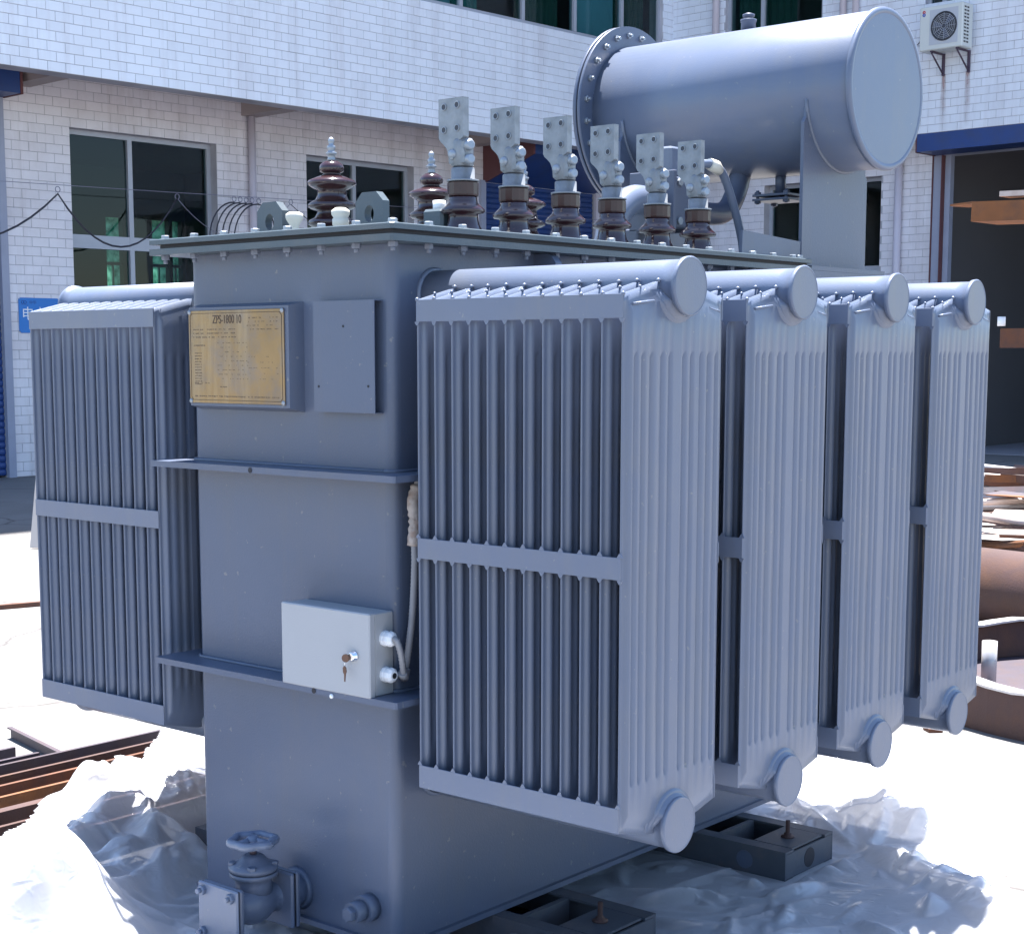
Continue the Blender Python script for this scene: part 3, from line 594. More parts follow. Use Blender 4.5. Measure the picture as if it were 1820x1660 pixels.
# flange, gasket and cover
q = MB().prism(rrect(-WT-PC, PC, -PC, CY1, .006, 1), 'z', 1.4725, 1.486); tb(q, 'tank_flange', 'paint_lid')
tb(MB().box(-WT-PC+.03, PC-.012, -PC+.012, CY1-.012, 1.486, 1.4955), 'gasket', 'gasket')
q = MB(); a = rrect(-WT-PC, PC, -PC, CY1, .006, 1); b = rrect(-WT-PC+.002, PC-.002, -PC+.002, CY1-.002, .006, 1); n = len(a)
vs = [(x, y, 1.4955) for x, y in a]+[(x, y, ZC-.002) for x, y in a]+[(x, y, ZC) for x, y in b]
q.add(vs, [tuple(range(n))[::-1], tuple(range(2*n, 3*n))]+[(k, (k+1) % n, n+(k+1) % n, n+k) for k in range(n)]+[(n+k, n+(k+1) % n, 2*n+(k+1) % n, 2*n+k) for k in range(n)])
cover = tb(q, 'cover', 'paint_lid')
bm_ = MB().lathe([(.0125, 0), (.0125, .002)], (0, 0, 0), (0, 0, 1), 12); bm_.hexbolt((0, 0, .002), (0, 0, 1), .0095, .008); bolt_me = bm_.mesh('bolt', 'zinc')
nm_ = MB().hexbolt((0, 0, 0), (0, 0, -1), .0100, .010); nm_.cyl((0, 0, -.009), (0, 0, -.018), .005, 8); nut_me = nm_.mesh('nut', 'tank_int')
spots = []
for k in range(8): x = -.675+k*.102; spots += [(x, -.036), (x, CY1-.028)]
for k in range(15): y = .072+k*.104; spots += [(.036, y), (-WT-.036, y)]
for x, y in spots:
    rz = random.random()*1.05
    a = link('bolt', bolt_me, cover, (x-TO[0], y-TO[1], ZC-TO[2])); a.rotation_euler = (0, 0, rz)
    b = link('nut', nut_me, cover, (x-TO[0], y-TO[1], 1.4725-TO[2])); b.rotation_euler = (0, 0, rz)
# lifting lugs on the cover
def lug(x0, x1, y, z1, m='paint_lid'):
    w, zz = x1-x0, z1-ZC; c = w*.24; N = 20
    out = [(x0, ZC), (x1, ZC), (x1, z1-c), (x1-c, z1), (x0+c, z1), (x0, z1-c)]
    cx, cz, r = (x0+x1)/2, ZC+zz*.47, w*.17
    # plate as quads between outline and hole
    def onout(a):
        d = (math.cos(a), math.sin(a)); best = 9
        for i in range(6):
            p, r_ = out[i], out[(i+1) % 6]; ex, ez = r_[0]-p[0], r_[1]-p[1]; det = d[0]*(-ez)+d[1]*ex
            if abs(det) < 1e-9: continue
            t = ((p[0]-cx)*(-ez)+(p[1]-cz)*ex)/det; s_ = (d[0]*(p[1]-cz)-d[1]*(p[0]-cx))/det
            if t > 0 and -1e-6 <= s_ <= 1+1e-6: best = min(best, t)
        return cx+d[0]*best, cz+d[1]*best
    q = MB(); vs = []; fs = []; angs = sorted([2*PI*k/N for k in range(N)]+[math.atan2(p[1]-cz, p[0]-cx) % (2*PI) for p in out]); N = len(angs)
    for yy in (y, y+.02):
        for a in angs: X, Z = onout(a); vs.append((X, yy, Z))
        for a in angs: vs.append((cx+r*math.cos(a), yy, cz+r*math.sin(a)*1.25))
    for k in range(N):
        j = (k+1) % N; fs += [(k, N+k, N+j, j)[::-1], (2*N+k, 3*N+k, 3*N+j, 2*N+j), (k, j, 2*N+j, 2*N+k), (N+k, 3*N+k, 3*N+j, N+j)]
    q.add(vs, fs); return q
tb(lug(-.54, -.455, .12, 1.592), 'lifting_lug', 'paint_lid', cover); tb(lug(-.222, -.14, .12, 1.594), 'lifting_lug', 'paint_lid', cover)
# hook plates under the flange
for y in (.395, 1.195):
    pts = [(.0, 1.470), (.0, 1.36), (.02, 1.36), (.062, 1.405), (.062, 1.45), (.05, 1.466), (.035, 1.4715)]
    tb(MB().prism(pts, 'y', y+.06, y+.082), 'lifting_hook', 'paint')
# cream caps, small fittings on the cover
cap = [(.016, 0), (.016, .006), (.010, .010), (.011, .028), (.019, .040), (.021, .046), (.020, .053), (.013, .057)]
tb(MB().lathe([(r*.95, h) for r, h in cap], (-.415, .12, ZC), (0, 0, 1), 18), 'breather_cap', 'cream', cover)
cap2 = [(.020, 0), (.020, .010), (.017, .012), (.017, .020), (.019, .022), (.019, .034), (.016, .036), (.021, .044), (.021, .052), (.012, .058)]
tb(MB().lathe([(r*.95, h) for r, h in cap2], (-.268, .12, ZC), (0, 0, 1), 18), 'breather_cap', 'cream', cover)
tb(MB().box(-.395, -.365, .20, .22, ZC, ZC+.022), 'fitting', 'paint_lid', cover)
tb(MB().bbox(-.195, -.135, .30, .36, ZC, ZC+.062, .006), 'thermometer_pocket', 'paint_lid', cover); tb(MB().cyl((-.17, .33, ZC+.06), (-.17, .33, ZC+.082), .014, 14), 'pocket_cap', 'white', cover)
for y in (.62, .80, 1.0): tb(MB().lathe([(.035, 0), (.034, .012), (.026, .024), (.012, .030)], (-.19, y, ZC), (0, 0, 1), 18), 'manhole_cap', 'paint_rad', cover)
# low-voltage bushings with flag terminals
def lv_proto():
    q = MB().lathe([(.053, 0), (.052, .004), (.044, .012), (.037, .024), (.033, .040), (.0335, .048), (.046, .050), (.0485, .054), (.048, .058), (.040, .066), (.033, .073), (.031, .079), (.0315, .086)], (0, 0, ZC), (0, 0, 1), 32)
    b = tb(q, 'low_voltage_bushing', 'porcelain')
    tb(MB().lathe([(.0335, 0), (.0345, .003), (.0345, .028), (.032, .030)], (0, 0, ZC+.087), (0, 0, 1), 14, False), 'collar', 'brown_ring', b)
    q = MB().lathe([(.0355, 0), (.0355, .004), (.026, .005), (.026, .028), (.024, .030)], (0, 0, ZC+.118), (0, 0, 1), 24); tb(q, 'clamp_nut', 'tin', b)
    # clamp body and flag in one casting
    q = MB(); z0 = ZC+.150; pr = [(.022, 0), (.0235, .003), (.0235, .052), (.021, .060)]; q.lathe(pr, (0, 0, z0), (0, 0, 1), 20)
    q.bbox(-.0235, .0245, -.0195, .006, z0+.002, z0+.056, .004)
    zt = ZC+.2965; ox = .014
    w = [(-.066, zt), (.006, zt), (.006, zt-.083), (.001, zt-.088), (-.010, zt-.092), (-.014, zt-.099), (-.009, zt-.106), (.006, zt-.109), (.010, zt-.118), (.010, zt-.14), (-.036, zt-.14), (-.038, zt-.120), (-.044, zt-.106), (-.052, zt-.098), (-.062, zt-.090), (-.066, zt-.083)]
    q.prism([(u+ox, v) for u, v in w], 'y', -.021, -.003); f = tb(q, 'flag_terminal', 'tin', b)
    for x, z in ((-.050, -.018), (-.012, -.016), (-.050, -.067), (-.012, -.065)):
        tb(MB().lathe([(.0062, 0), (.0062, .0012)], (x+ox, -.0213, zt+z), (0, -1, 0), 14), 'hole', 'ac_dark', b)
        tb(MB().torus((x+ox, -.0222, zt+z), (0, 1, 0), .0068, .0012, 14, 5), 'hole_rim', 'zinc', b)
    tb(MB().lathe([(.0115, 0), (.0115, .004), (.009, .009), (.004, .011)], (-.010, -.0195, z0+.026), (0, -1, 0), 16), 'clamp_screw', 'zinc', b)
    for zz in (.013, .043):
        k = MB().lathe([(.0105, 0), (.0115, .003), (.0115, .012), (.008, .015)], (.0235, -.010, z0+zz), (1, -.35, .1), 12); tb(k, 'clamp_bolt', 'zinc', b)
    return b
LV = lv_proto(); kids = [q_ for q_ in bpy.data.objects if q_.parent == LV]
ys = [.331, .506, .698, .884, 1.078, 1.266]
for i, y in enumerate(ys):
    b = LV if i == 0 else copy_tree(LV, T)
    b.location = (-.1, y, 0)
    b.rotation_euler = (0, 0, 0)
# place: bushing geometry is built round the tank origin, so shift by its own offset
# high-voltage bushings
pr = [(.050, 0), (.050, .004), (.038, .010), (.034, .022), (.034, .030), (.046, .034), (.0555, .040), (.0565, .045), (.052, .050), (.040, .056), (.035, .066), (.035, .072), (.048, .075), (.0565, .080), (.0565, .085), (.050, .090), (.038, .097), (.034, .106), (.033, .118), (.046, .124),
      (.057, .131), (.0575, .135), (.053, .140), (.036, .147), (.022, .152), (.019, .155), (.021, .157), (.0275, .160), (.029, .168), (.026, .176), (.017, .183), (.011, .185)]
HV = tb(MB().lathe(pr, (-.45, .27, ZC), (0, 0, 1), 36), 'high_voltage_bushing', 'porcelain')
st_pr = [(.011, 0), (.009, .004), (.009, .013), (.0125, .014), (.0125, .019), (.008, .020), (.008, .024), (.0095, .026), (.0095, .033), (.005, .036), (.007, .041), (.0075, .046), (.004, .052)]
tb(MB().lathe(st_pr, (-.45, .27, ZC+.185), (0, 0, 1), 12), 'stud', 'zinc', HV)
for dy in (.34, .70): b = copy_tree(HV, T); b.location = (0, dy, 0)
# nameplate on its box
npb = tb(MB().add([(-.606, 0, 1.128), (-.26, 0, 1.128), (-.26, 0, 1.362), (-.606, 0, 1.362), (-.600, -.034, 1.137), (-.271, -.034, 1.137), (-.271, -.034, 1.354), (-.600, -.034, 1.354)],
                  [(0, 1, 5, 4), (1, 2, 6, 5), (2, 3, 7, 6), (3, 0, 4, 7), (4, 5, 6, 7)]), 'nameplate_box', 'paint')
npl = tb(MB().bbox(-.598, -.283, -.0375, -.0342, 1.1435, 1.3475, .0008), 'nameplate', 'brass', T)
def nprect(mb, x0, x1, z0, z1): mb.box(x0, x1, -.0379, -.0374, z0, z1)
q = MB(); x0, x1, z0, z1, c, t_ = -.592, -.289, 1.150, 1.341, .007, .0009
pts = [(x0+c, z0), (x1-c, z0), (x1, z0+c), (x1, z1-c), (x1-c, z1), (x0+c, z1), (x0, z1-c), (x0, z0+c)]
for i in range(8):
    a, b = pts[i], pts[(i+1) % 8]; q.tube([(a[0], -.0376, a[1]), (b[0], -.0376, b[1])], .0007, 4)
tb(q, 'border_line', 'engrave', npl)
tx = text_mesh('ZPS-1800 10', .0265, 'lettering', 'engrave', npl, (-.515-TO[0], -.0378-TO[1], 1.3185-TO[2]), (1, 0, 0), (0, 0, 1), .0003, .70)
q = MB(); rr_ = random.Random(3)
def row(xa, xb, z, h, dens=.75, q=q):
    x = xa
    while x < xb:
        wd = rr_.uniform(.0015, .0045)
        if rr_.random() < dens: nprect(q, x, min(xb, x+wd), z+rr_.uniform(0, h*.35), z+h)
        x += wd+rr_.uniform(.0006, .003)
for k, (xa, xb) in enumerate(((-.582, -.44), (-.582, -.44), (-.582, -.43))): row(xa, xb, 1.304-k*.0085, .0028, .7)
for k in range(4): row(-.40, -.30, 1.328-k*.0082, .0024, .45)
for k in range(12): row(-.578, -.555, 1.252-k*.0062, .0024, .95)
for k in range(9): row(-.50, -.40, 1.275-k*.0098, .0016, .35)
for k in range(5): row(-.40, -.30, 1.245-k*.012, .0014, .3)
row(-.58, -.30, 1.157, .003, .85); row(-.58, -.54, 1.269, .003, .9); row(-.58, -.53, 1.186, .003, .8); row(-.50, -.47, 1.178, .003, .8)
tb(q, 'engraved_rows', 'engrave2', npl)['kind'] = 'stuff'
for x in (-.594, -.287):
    for z in (1.1475, 1.3435): tb(MB().lathe([(.0055, 0), (.005, .0015), (.002, .0025)], (x, -.0375, z), (0, -1, 0), 12), 'rivet', 'zinc', npl)
# plain bent panel beside it
q = MB().box(-.2055, -.0265, -.0245, -.0225, 1.131, 1.3605).box(-.2055, -.0265, -.0224, 0, 1.3585, 1.3605).box(-.2055, -.0265, -.0224, 0, 1.131, 1.133).box(-.2055, -.2035, -.0224, 0, 1.1332, 1.3583)
pn = tb(q, 'instrument_panel', 'paint')
for x, z in ((-.116, 1.308), (-.191, 1.184), (-.045, 1.186)): tb(MB().lathe([(.0028, 0), (.0028, .0006)], (x, -.0246, z), (0, -1, 0), 10), 'screw_hole', 'gasket', pn)
# control box standing on the lower stiffener
cb = tb(MB().bbox(-.264, -.003, -.054, -.001, .5525, .7245, .002), 'control_box', 'cabinet')
tb(MB().bbox(-.267, -.0005, -.0735, -.0560, .5505, .7265, .0025), 'box_door', 'cabinet_door', cb); tb(MB().box(-.262, -.005, -.0562, -.0538, .5545, .7225), 'door_gasket', 'gasket', cb)
lk = tb(MB().lathe([(.0115, 0), (.0115, .003), (.0095, .0045), (.0095, .010), (.007, .012)], (-.0445, -.0735, .6355), (0, -1, 0), 20), 'lock', 'chrome', cb)
q = MB().lathe([(.0085, 0), (.0085, .003)], (-.0545, -.088, .632), (.35, -.9, 0), 16); q.box(-.049, -.046, -.089, -.0835, .630, .636); tb(q, 'key', 'key', cb)
q = MB().tube([(-.0555, -.0895, .626), (-.057, -.090, .615)], .0012, 5); tb(q, 'key_ring', 'chrome', cb)
q = MB().prism([(-.062, .611), (-.0585, .6155), (-.0535, .613), (-.052, .604), (-.0545, .598), (-.0555, .590), (-.0565, .582), (-.0585, .584), (-.0585, .597), (-.0615, .602)], 'y', -.0905, -.0885); tb(q, 'key', 'key', cb)
for z in (.671, .5955):
    q = MB().lathe([(.0165, 0), (.0165, .006), (.0145, .007), (.0145, .013), (.0165, .015), (.0155, .022), (.010, .027)], (-.003, -.027, z), (1, 0, 0), 10, False); gl_ = tb(q, 'cable_gland', 'white_pl', cb)
    tb(MB().lathe([(.0062, 0), (.0062, .001)], (.0242, -.027, z), (1, 0, 0), 12), 'gland_bore', 'black', cb)
# corrugated conduit
def corr(pts, r, name, m, k=260):
    P = [Vector(p) for p in pts]; L = [0]
    for a, b in zip(P, P[1:]): L.append(L[-1]+(b-a).length)
    n = int(L[-1]*k); out = []; rad = []
    for i in range(n+1):
        s_ = L[-1]*i/n; j = max(jj for jj in range(len(L)-1) if L[jj] <= s_+1e-9); t = (s_-L[j])/(L[j+1]-L[j]); out.append(P[j].lerp(P[j+1], t)); rad.append(r*(1 if i % 2 else .84))
    return MB().tube(out, rad, 8)
def smoothpath(pts, n=8):
    P = [Vector(p) for p in pts]; P = [P[0]*2-P[1]]+P+[P[-1]*2-P[-2]]; o = []
    for i in range(1, len(P)-2):
        for k in range(n):
            t = k/n; a, b, c, d = P[i-1:i+3]
            o.append(.5*((2*b)+(-a+c)*t+(2*a-5*b+4*c-d)*t*t+(-a+3*b-3*c+d)*t**3))
    o.append(P[-2]); return o
path = smoothpath([(.06, .10, 1.06), (.045, .055, 1.03), (.032, .037, .985), (.028, .03, .90), (.032, .028, .83), (.030, .022, .72), (.026, .010, .63), (.026, -.002, .590)])
cd_ = tb(corr(path, .0082, 'c', 'conduit'), 'conduit', 'conduit')
tb(MB().tube(smoothpath([(.032, .037, .985), (.027, .030, .95), (.030, .031, .91), (.027, .029, .86)], 6), [.010+.004*abs(math.sin(i*1.7)) for i in range(19)], 9), 'tape_wrap', 'tape', cd_)
path = smoothpath([(.028, -.002, .590), (.033, -.010, .605), (.036, -.017, .630), (.036, -.024, .655), (.030, -.027, .671), (.022, -.027, .671)])
tb(corr(path, .0072, 'c', 'conduit'), 'conduit_end', 'conduit', cd_)
tb(MB().tube([(.026, .006, .606), (.027, -.004, .589), (.031, -.010, .600)], [.011, .012, .010], 8), 'tape_wrap', 'conduit', cd_)
# ---- radiators
S_, A_, Y0, PWD, ZT, ZB = .495, .1015, -.033, .3221, 1.357, .376
def fin_mesh():
    grooves = [.029, .052, .078, .112, .138, .183, .209, .240, .266, .293]
    ys_ = sorted(set([round(v, 5) for g_ in grooves for v in (g_-.0062, g_, g_+.0062) if v < PWD-.018]+[0, .005, .010, .013, .016, .020, .040, .063, .094, .125, .150, .161, .172, .196, .221, .232, .255, PWD-.016, PWD-.013, PWD-.010, PWD-.005, PWD])); n = len(ys_)
    def flute(y):
        e = min(y, PWD-y)
        if e < .010: return 0.0012, 0
        base = .0080*min(1, (e-.010)/.006)
        d = 0
        for i, g_ in enumerate(grooves): d = max(d, 1-abs(y-g_)/.0062)
        return .0012+base, d
    zl = [ZB, ZB+.016, ZB+.034, ZB+.082, ZB+.094, (ZB+ZT)/2, ZT-.112, ZT-.100, ZT-.034, ZT-.016, ZT]; gr_ = [0, 0, 0, 0, 1, 1, 1, 0, 0, 0, 0]
    vs = []; fs = []
    for sgn in (1, -1):
        for iz, z in enumerate(zl):
            for y in ys_:
                b, d = flute(y); k = 0. if iz in (0, 1, len(zl)-2, len(zl)-1) else 1.
                x = (.0012+(b-.0012)*k-.0062*d*gr_[iz]*(1 if b > .004 else .3))
                zz = z
                c_ = min(y, PWD-y)
                if iz >= len(zl)-3: zz = z+.024*min(1, max(0, (c_-.0)/.10))
                if iz <= 2: zz = z-.024*min(1, max(0, (c_-.0)/.10))
                vs.append((sgn*x, y-PWD/2, zz))
    nz = len(zl); m = nz*n
    for s_ in (0, 1):
        for i in range(nz-1):
            for k in range(n-1):
                a = s_*m+i*n+k; f = (a, a+1, a+n+1, a+n); fs.append(f if s_ == 0 else f[::-1])
    for k in range(n-1):
        fs.append((k, m+k, m+k+1, k+1)); t = (nz-1)*n; fs.append((t+k, t+k+1, m+t+k+1, m+t+k))
    for i in range(nz-1):
        a = i*n; fs.append((a, a+n, m+a+n, m+a)); b = i*n+n-1; fs.append((b, m+b, m+b+n, b+n))
    q = MB(); q.add(vs, fs, True); me = q.mesh('fin', 'paint_rad'); return me
FIN = fin_mesh()
ZH, ZHB = 1.3737, .3622
def radiator():
    # local origin: tank wall, centre of panel width, transformer base; x points away from tank
    r = None
    for z, xe in ((ZH, .634), (ZHB, .625)):
        q = MB(); q.lathe([(.049, -.004), (.049, .594), (.049, xe-.012), (.0535, xe-.010), (.0545, xe-.002), (.053, xe), (.051, xe+.001), (.050, xe)], (0, 0, z), (1, 0, 0), 40)
        w_ = MB().torus((.002, 0, z), (1, 0, 0), .050, .006, 36, 6)
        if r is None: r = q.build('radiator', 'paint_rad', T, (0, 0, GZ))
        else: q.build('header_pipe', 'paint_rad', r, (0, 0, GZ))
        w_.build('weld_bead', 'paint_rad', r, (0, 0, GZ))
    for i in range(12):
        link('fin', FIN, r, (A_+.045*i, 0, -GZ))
    for z in (ZH, ZHB):
        up = z < 1; pf = [(.079, -.001), (.076, .0035), (.070, .004), (.0675, .0035), (.0655, .009), (.0605, .0105), (.0585, .0105), (.0570, .0165), (.0525, .018), (.0495, .021)]
        m_ = 26; cm = MB(); a0, a1 = (math.radians(-2), math.radians(182)) if up else (math.radians(186), math.radians(354)); vs = []
        for rr, hh in pf:
            for k in range(m_): a = a0+(a1-a0)*k/(m_-1); vs.append((A_+S_+.0015+(hh+.0025)*min(1, (min(k, m_-1-k)+.0)/4), rr*math.cos(a), z+rr*math.sin(a)))
        cm.add(vs, [(i*m_+k, i*m_+k+1, (i+1)*m_+k+1, (i+1)*m_+k) for i in range(len(pf)-1) for k in range(m_-1)], True)
        cm.build('collar', 'paint_rad', r, (0, 0, GZ))
    h = PWD/2
    for z0, z1 in ((1.314, 1.357), (.846, .887), (.376, .423)):
        for y in (-h-.0025, h-.0005):
            m_ = MB().bbox(A_-.002, A_+S_+.002, y, y+.003, z0, z1, .0006)
            for i in range(12):     # little fillets of weld where each fin meets the strap
                if y < 0:
                    x = A_+.045*i
                    for zz, sg_ in ((z0, -1), (z1, 1)):
                        if (z1 > 1.3 and sg_ > 0) or (z0 < .4 and sg_ < 0): continue
                        m_.prism([(x-.0065, zz), (x+.0065, zz), (x+.0018, zz+sg_*.0075), (x-.0018, zz+sg_*.0075)][::(1 if sg_ > 0 else -1)], 'y', y+.0004, y+.0026)
            m_.build('strap', 'paint_rad', r, (0, 0, GZ))
    wd = MB()
    for i in range(12):
        x = A_+.045*i
        for yy, zz, rr in ((-h, ZT+.001, .0042), (-h+.052, ZT+.014, .0036), (-.052, ZT+.027, .0044)):
            wd.lathe([(.001, -rr), (rr*.8, -rr*.6), (rr, 0), (rr*.8, rr*.6), (.001, rr)], (x+random.uniform(-.001, .001), yy+random.uniform(-.002, .002), zz+random.uniform(-.001, .001)), (0, 0, 1), 7)
    wd.build('weld_dots', 'paint_rad', r, (0, 0, GZ))['kind'] = 'stuff'
    em = MB()
    X = A_+S_+.0068
    em.tube([(X, -h+.022, ZT-.018), (X, -.075, ZT-.011), (X, -.070, ZT-.020)], .0028, 6); em.build('embossed_ridge', 'paint_rad', r, (0, 0, GZ)); em = MB().tube([(X, h-.055, ZT-.020), (X, h-.018, ZT-.026)], .0028, 6)
    em.build('embossed_ridge', 'paint_rad', r, (0, 0, GZ))
    return r
R0 = radiator(); R0.location = (0-TO[0], Y0+PWD/2-TO[1], 0)
for i in range(1, 4): r = copy_tree(R0, T); r.location = (0-TO[0], Y0+PWD/2+.4132*i-TO[1], 0)
for i in range(4):
    r = copy_tree(R0, T); r.location = (-WT-TO[0], Y0+.008+PWD/2+.4132*i-TO[1], 0); r.rotation_euler = (0, 0, PI)
bpy.context.view_layer.update()
# ---- conservator
YC, ZK, RK = 1.866, 1.985, .216
q = MB(); q.lathe([(RK-.004, -.752), (RK, -.750), (RK, .128), (RK-.002, .131)], (0, YC, ZK), (1, 0, 0), 72)
cons = tb(q, 'conservator', 'paint_rad')
tb(MB().lathe([(RK+.006, .118), (RK+.006, .1255), (RK+.004, .131), (RK-.004, .133), (RK-.012, .131), (RK-.014, .1275), (.10, .129), (.001, .130)], (0, YC, ZK), (1, 0, 0), 72), 'end_cap', 'paint_rad', cons)
tb(MB().lathe([(.279, -.766), (.279, -.7545)], (0, YC, ZK), (1, 0, 0), 72), 'end_flange', 'paint', cons)
tb(MB().lathe([(.276, -.7535), (.276, -.7505)], (0, YC, ZK), (1, 0, 0), 72, False), 'gasket', 'gasket', cons)
tb(MB().lathe([(.279, -.7495), (.279, -.739)], (0, YC, ZK), (1, 0, 0), 72), 'end_flange', 'paint', cons)
hm = MB().hexbolt((0, 0, 0), (1, 0, 0), .0095, .008); hm.cyl((.008, 0, 0), (.017, 0, 0), .0048, 8); hb = hm.mesh('bolt', 'zinc')
for k in range(24):
    a = 2*PI*(k+.5)/24; o = link('bolt', hb, cons, (-.739-TO[0], YC+.250*math.cos(a)-TO[1], ZK+.250*math.sin(a)-TO[2])); o.rotation_euler = (random.random(), 0, 0)
tb(MB().lathe([(.022, 0), (.022, .030), (.024, .031), (.024, .038), (.014, .040), (.014, .045), (.018, .046), (.018, .053), (.010, .056)], (-.325, YC, ZK+RK-.006), (0, 0, 1), 18), 'filler_plug', 'seal', cons)
# sump stub with sight-glass flanges below
q = MB().cyl((-.205, YC, ZK-RK+.02), (-.205, YC, ZK-RK-.050), .016, 16); q.bbox(-.265, -.145, YC-.06, YC+.06, 1.7095, 1.7165, .001); q.bbox(-.265, -.145, YC-.06, YC+.06, 1.697, 1.704, .001); sp_ = tb(q, 'drain_flange', 'seal', cons)
for dx in (-.048, .048):
    for dy in (-.048, .048): k = MB().cyl((-.205+dx, YC+dy, 1.688), (-.205+dx, YC+dy, 1.728), .005, 8); k.hexbolt((-.205+dx, YC+dy, 1.7165), (0, 0, 1), .010, .007); k.hexbolt((-.205+dx, YC+dy, 1.697), (0, 0, -1), .010, .007); tb(k, 'flange_bolt', 'seal', cons)
# end support plates, saddled to the drum
for x in (-.004, -.628):
    pts = [(1.644, 1.492), (2.018, 1.492), (2.018, 1.755), (2.006, 1.772)]
    for k in range(15): a = math.radians(-48-k*(180-48-6)/14*1.0); pts.append((YC+(RK+.0)*math.cos(a), ZK+(RK+.0)*math.sin(a))) if YC+RK*math.cos(a) > 1.655 else None
    pts += [(1.655, 1.90), (1.644, 1.885)]
    q = MB().prism(pts, 'x', x-.010, x); sp2 = tb(q, 'support_plate', 'paint')
    q = MB(); w = []
    for k in range(16): a = math.radians(-50-k*120/15); w.append((x, YC+(RK+.002)*math.cos(a), ZK+(RK+.002)*math.sin(a)))
    q.tube(w, .005, 6); tb(q, 'weld_bead', 'tank_int', sp2)
for x in (-.006, -.630):
    q = MB().prism([(1.335, ZC+.001), (1.3385, 1.575), (1.643, 1.560), (1.643, ZC+.001)], 'x', x-.009, x); tb(q, 'gusset_plate', 'paint')
q = MB().box(-.70, .060, 1.590, 2.02, 1.478, 1.4905).box(.045, .060, 1.590, 2.02, 1.425, 1.4775).box(-.70, -.685, 1.590, 2.02, 1.425, 1.4775); tb(q, 'support_frame', 'paint')
tb(MB().tube([(.03, 1.60, 1.42), (.03, 1.53, 1.20)], .018, 8), 'frame_brace', 'paint')
# pipework between cover and conservator
q = MB().tube(smoothpath([(-.32, 1.50, 1.665), (-.32, 1.62, 1.655), (-.32, 1.74, 1.665), (-.32, 1.80, 1.72), (-.32, 1.835, 1.80)]), .032, 18); tb(q, 'oil_pipe', 'seal')
q = MB().bbox(-.40, -.25, 1.38, 1.48, 1.600, 1.735, .004); rb = tb(q, 'gas_relay', 'seal')
tb(MB().bbox(-.375, -.275, 1.395, 1.465, 1.738, 1.82, .006), 'relay_head', 'paint_rad', rb); tb(MB().bbox(-.39, -.24, 1.49, 1.505, 1.59, 1.75, .002), 'relay_flange', 'seal', rb); tb(MB().bbox(-.39, -.24, 1.36, 1.375, 1.59, 1.75, .002), 'relay_flange', 'seal', rb)
tb(MB().bbox(-.405, -.36, 1.36, 1.50, 1.53, 1.598, .004), 'relay_foot', 'seal', rb)
for y, z in ((1.40, 1.72), (1.46, 1.72), (1.40, 1.615), (1.46, 1.615)): tb(MB().hexbolt((-.25, y, z), (1, 0, 0), .012, .008), 'relay_bolt', 'zinc', rb)
q = MB().tube(smoothpath([(-.32, 1.36, 1.67), (-.32, 1.27, 1.665), (-.32, 1.20, 1.62), (-.32, 1.17, 1.55), (-.32, 1.165, 1.508)]), .040, 16); tb(q, 'oil_pipe', 'paint_rad')
q = MB().tube(smoothpath([(-.235, 1.46, 1.772), (-.22, 1.515, 1.775), (-.22, 1.575, 1.752), (-.22, 1.637, 1.664), (-.22, 1.680, 1.575), (-.22, 1.695, 1.492)]), .012, 12); tb(q, 'vent_tube', 'paint_rad'); 
tb(MB().tube([(-.222, 1.505, 1.776), (-.22, 1.535, 1.770), (-.22, 1.556, 1.760)], [.016, .019, .014], 12), 'tube_coupling', 'cream')
# ---- base rails
for y0, y1 in ((.30, .548), (1.1247, 1.370)):
    q = MB(); x0, x1 = -1.04, .285; zt, zb, t_ = -.007, -.088, .006
    for yy, s_ in ((y0, 1), (y1, -1)):
        a, b = sorted((yy, yy+s_*t_)); q.box(x0, x1, a, b, zb, zt)
        a, b = sorted((yy+s_*t_*1.02, yy+s_*.042)); q.box(x0, x1, a, b, zt-t_, zt); q.box(x0, x1, a, b, zb, zb+t_)
    rail = tb(q, 'base_rail', 'paint_dark')
    for x in (-1.03, x1-.006):
        tb(MB().box(x-.0003, x+.0058, y0+.007, y1-.007, zb+.008, zt-.0075), 'end_plate', 'paint_dark', rail)
    tb(MB().lathe([(.026, 0), (.026, .001)], (x1-.0001, (y0+y1)/2, (zt+zb)/2), (1, 0, 0), 20), 'hole', 'gasket', rail)
    tb(MB().lathe([(.024, 0), (.024, .001)], (x1-.12, y0-.0002, (zt+zb)/2), (0, -1, 0), 20), 'hole', 'paint', rail)
    tb(MB().box(x1-.12, x1-.008, y0+.045, y1-.045, zt-.0055, zt+.0005), 'top_plate', 'paint_dark', rail); tb(MB().box(x1-.23, x1-.215, y0+.043, y1-.043, zb+.02, zt-.002), 'cross_bar', 'paint_dark', rail)
    k = MB().lathe([(.018, 0), (.018, .003), (.010, .004), (.010, .010), (.006, .011), (.006, .044)], (x1-.065, (y0+y1)/2, zt+.001), (0, 0, 1), 12); tb(k, 'levelling_bolt', 'rust2', rail)
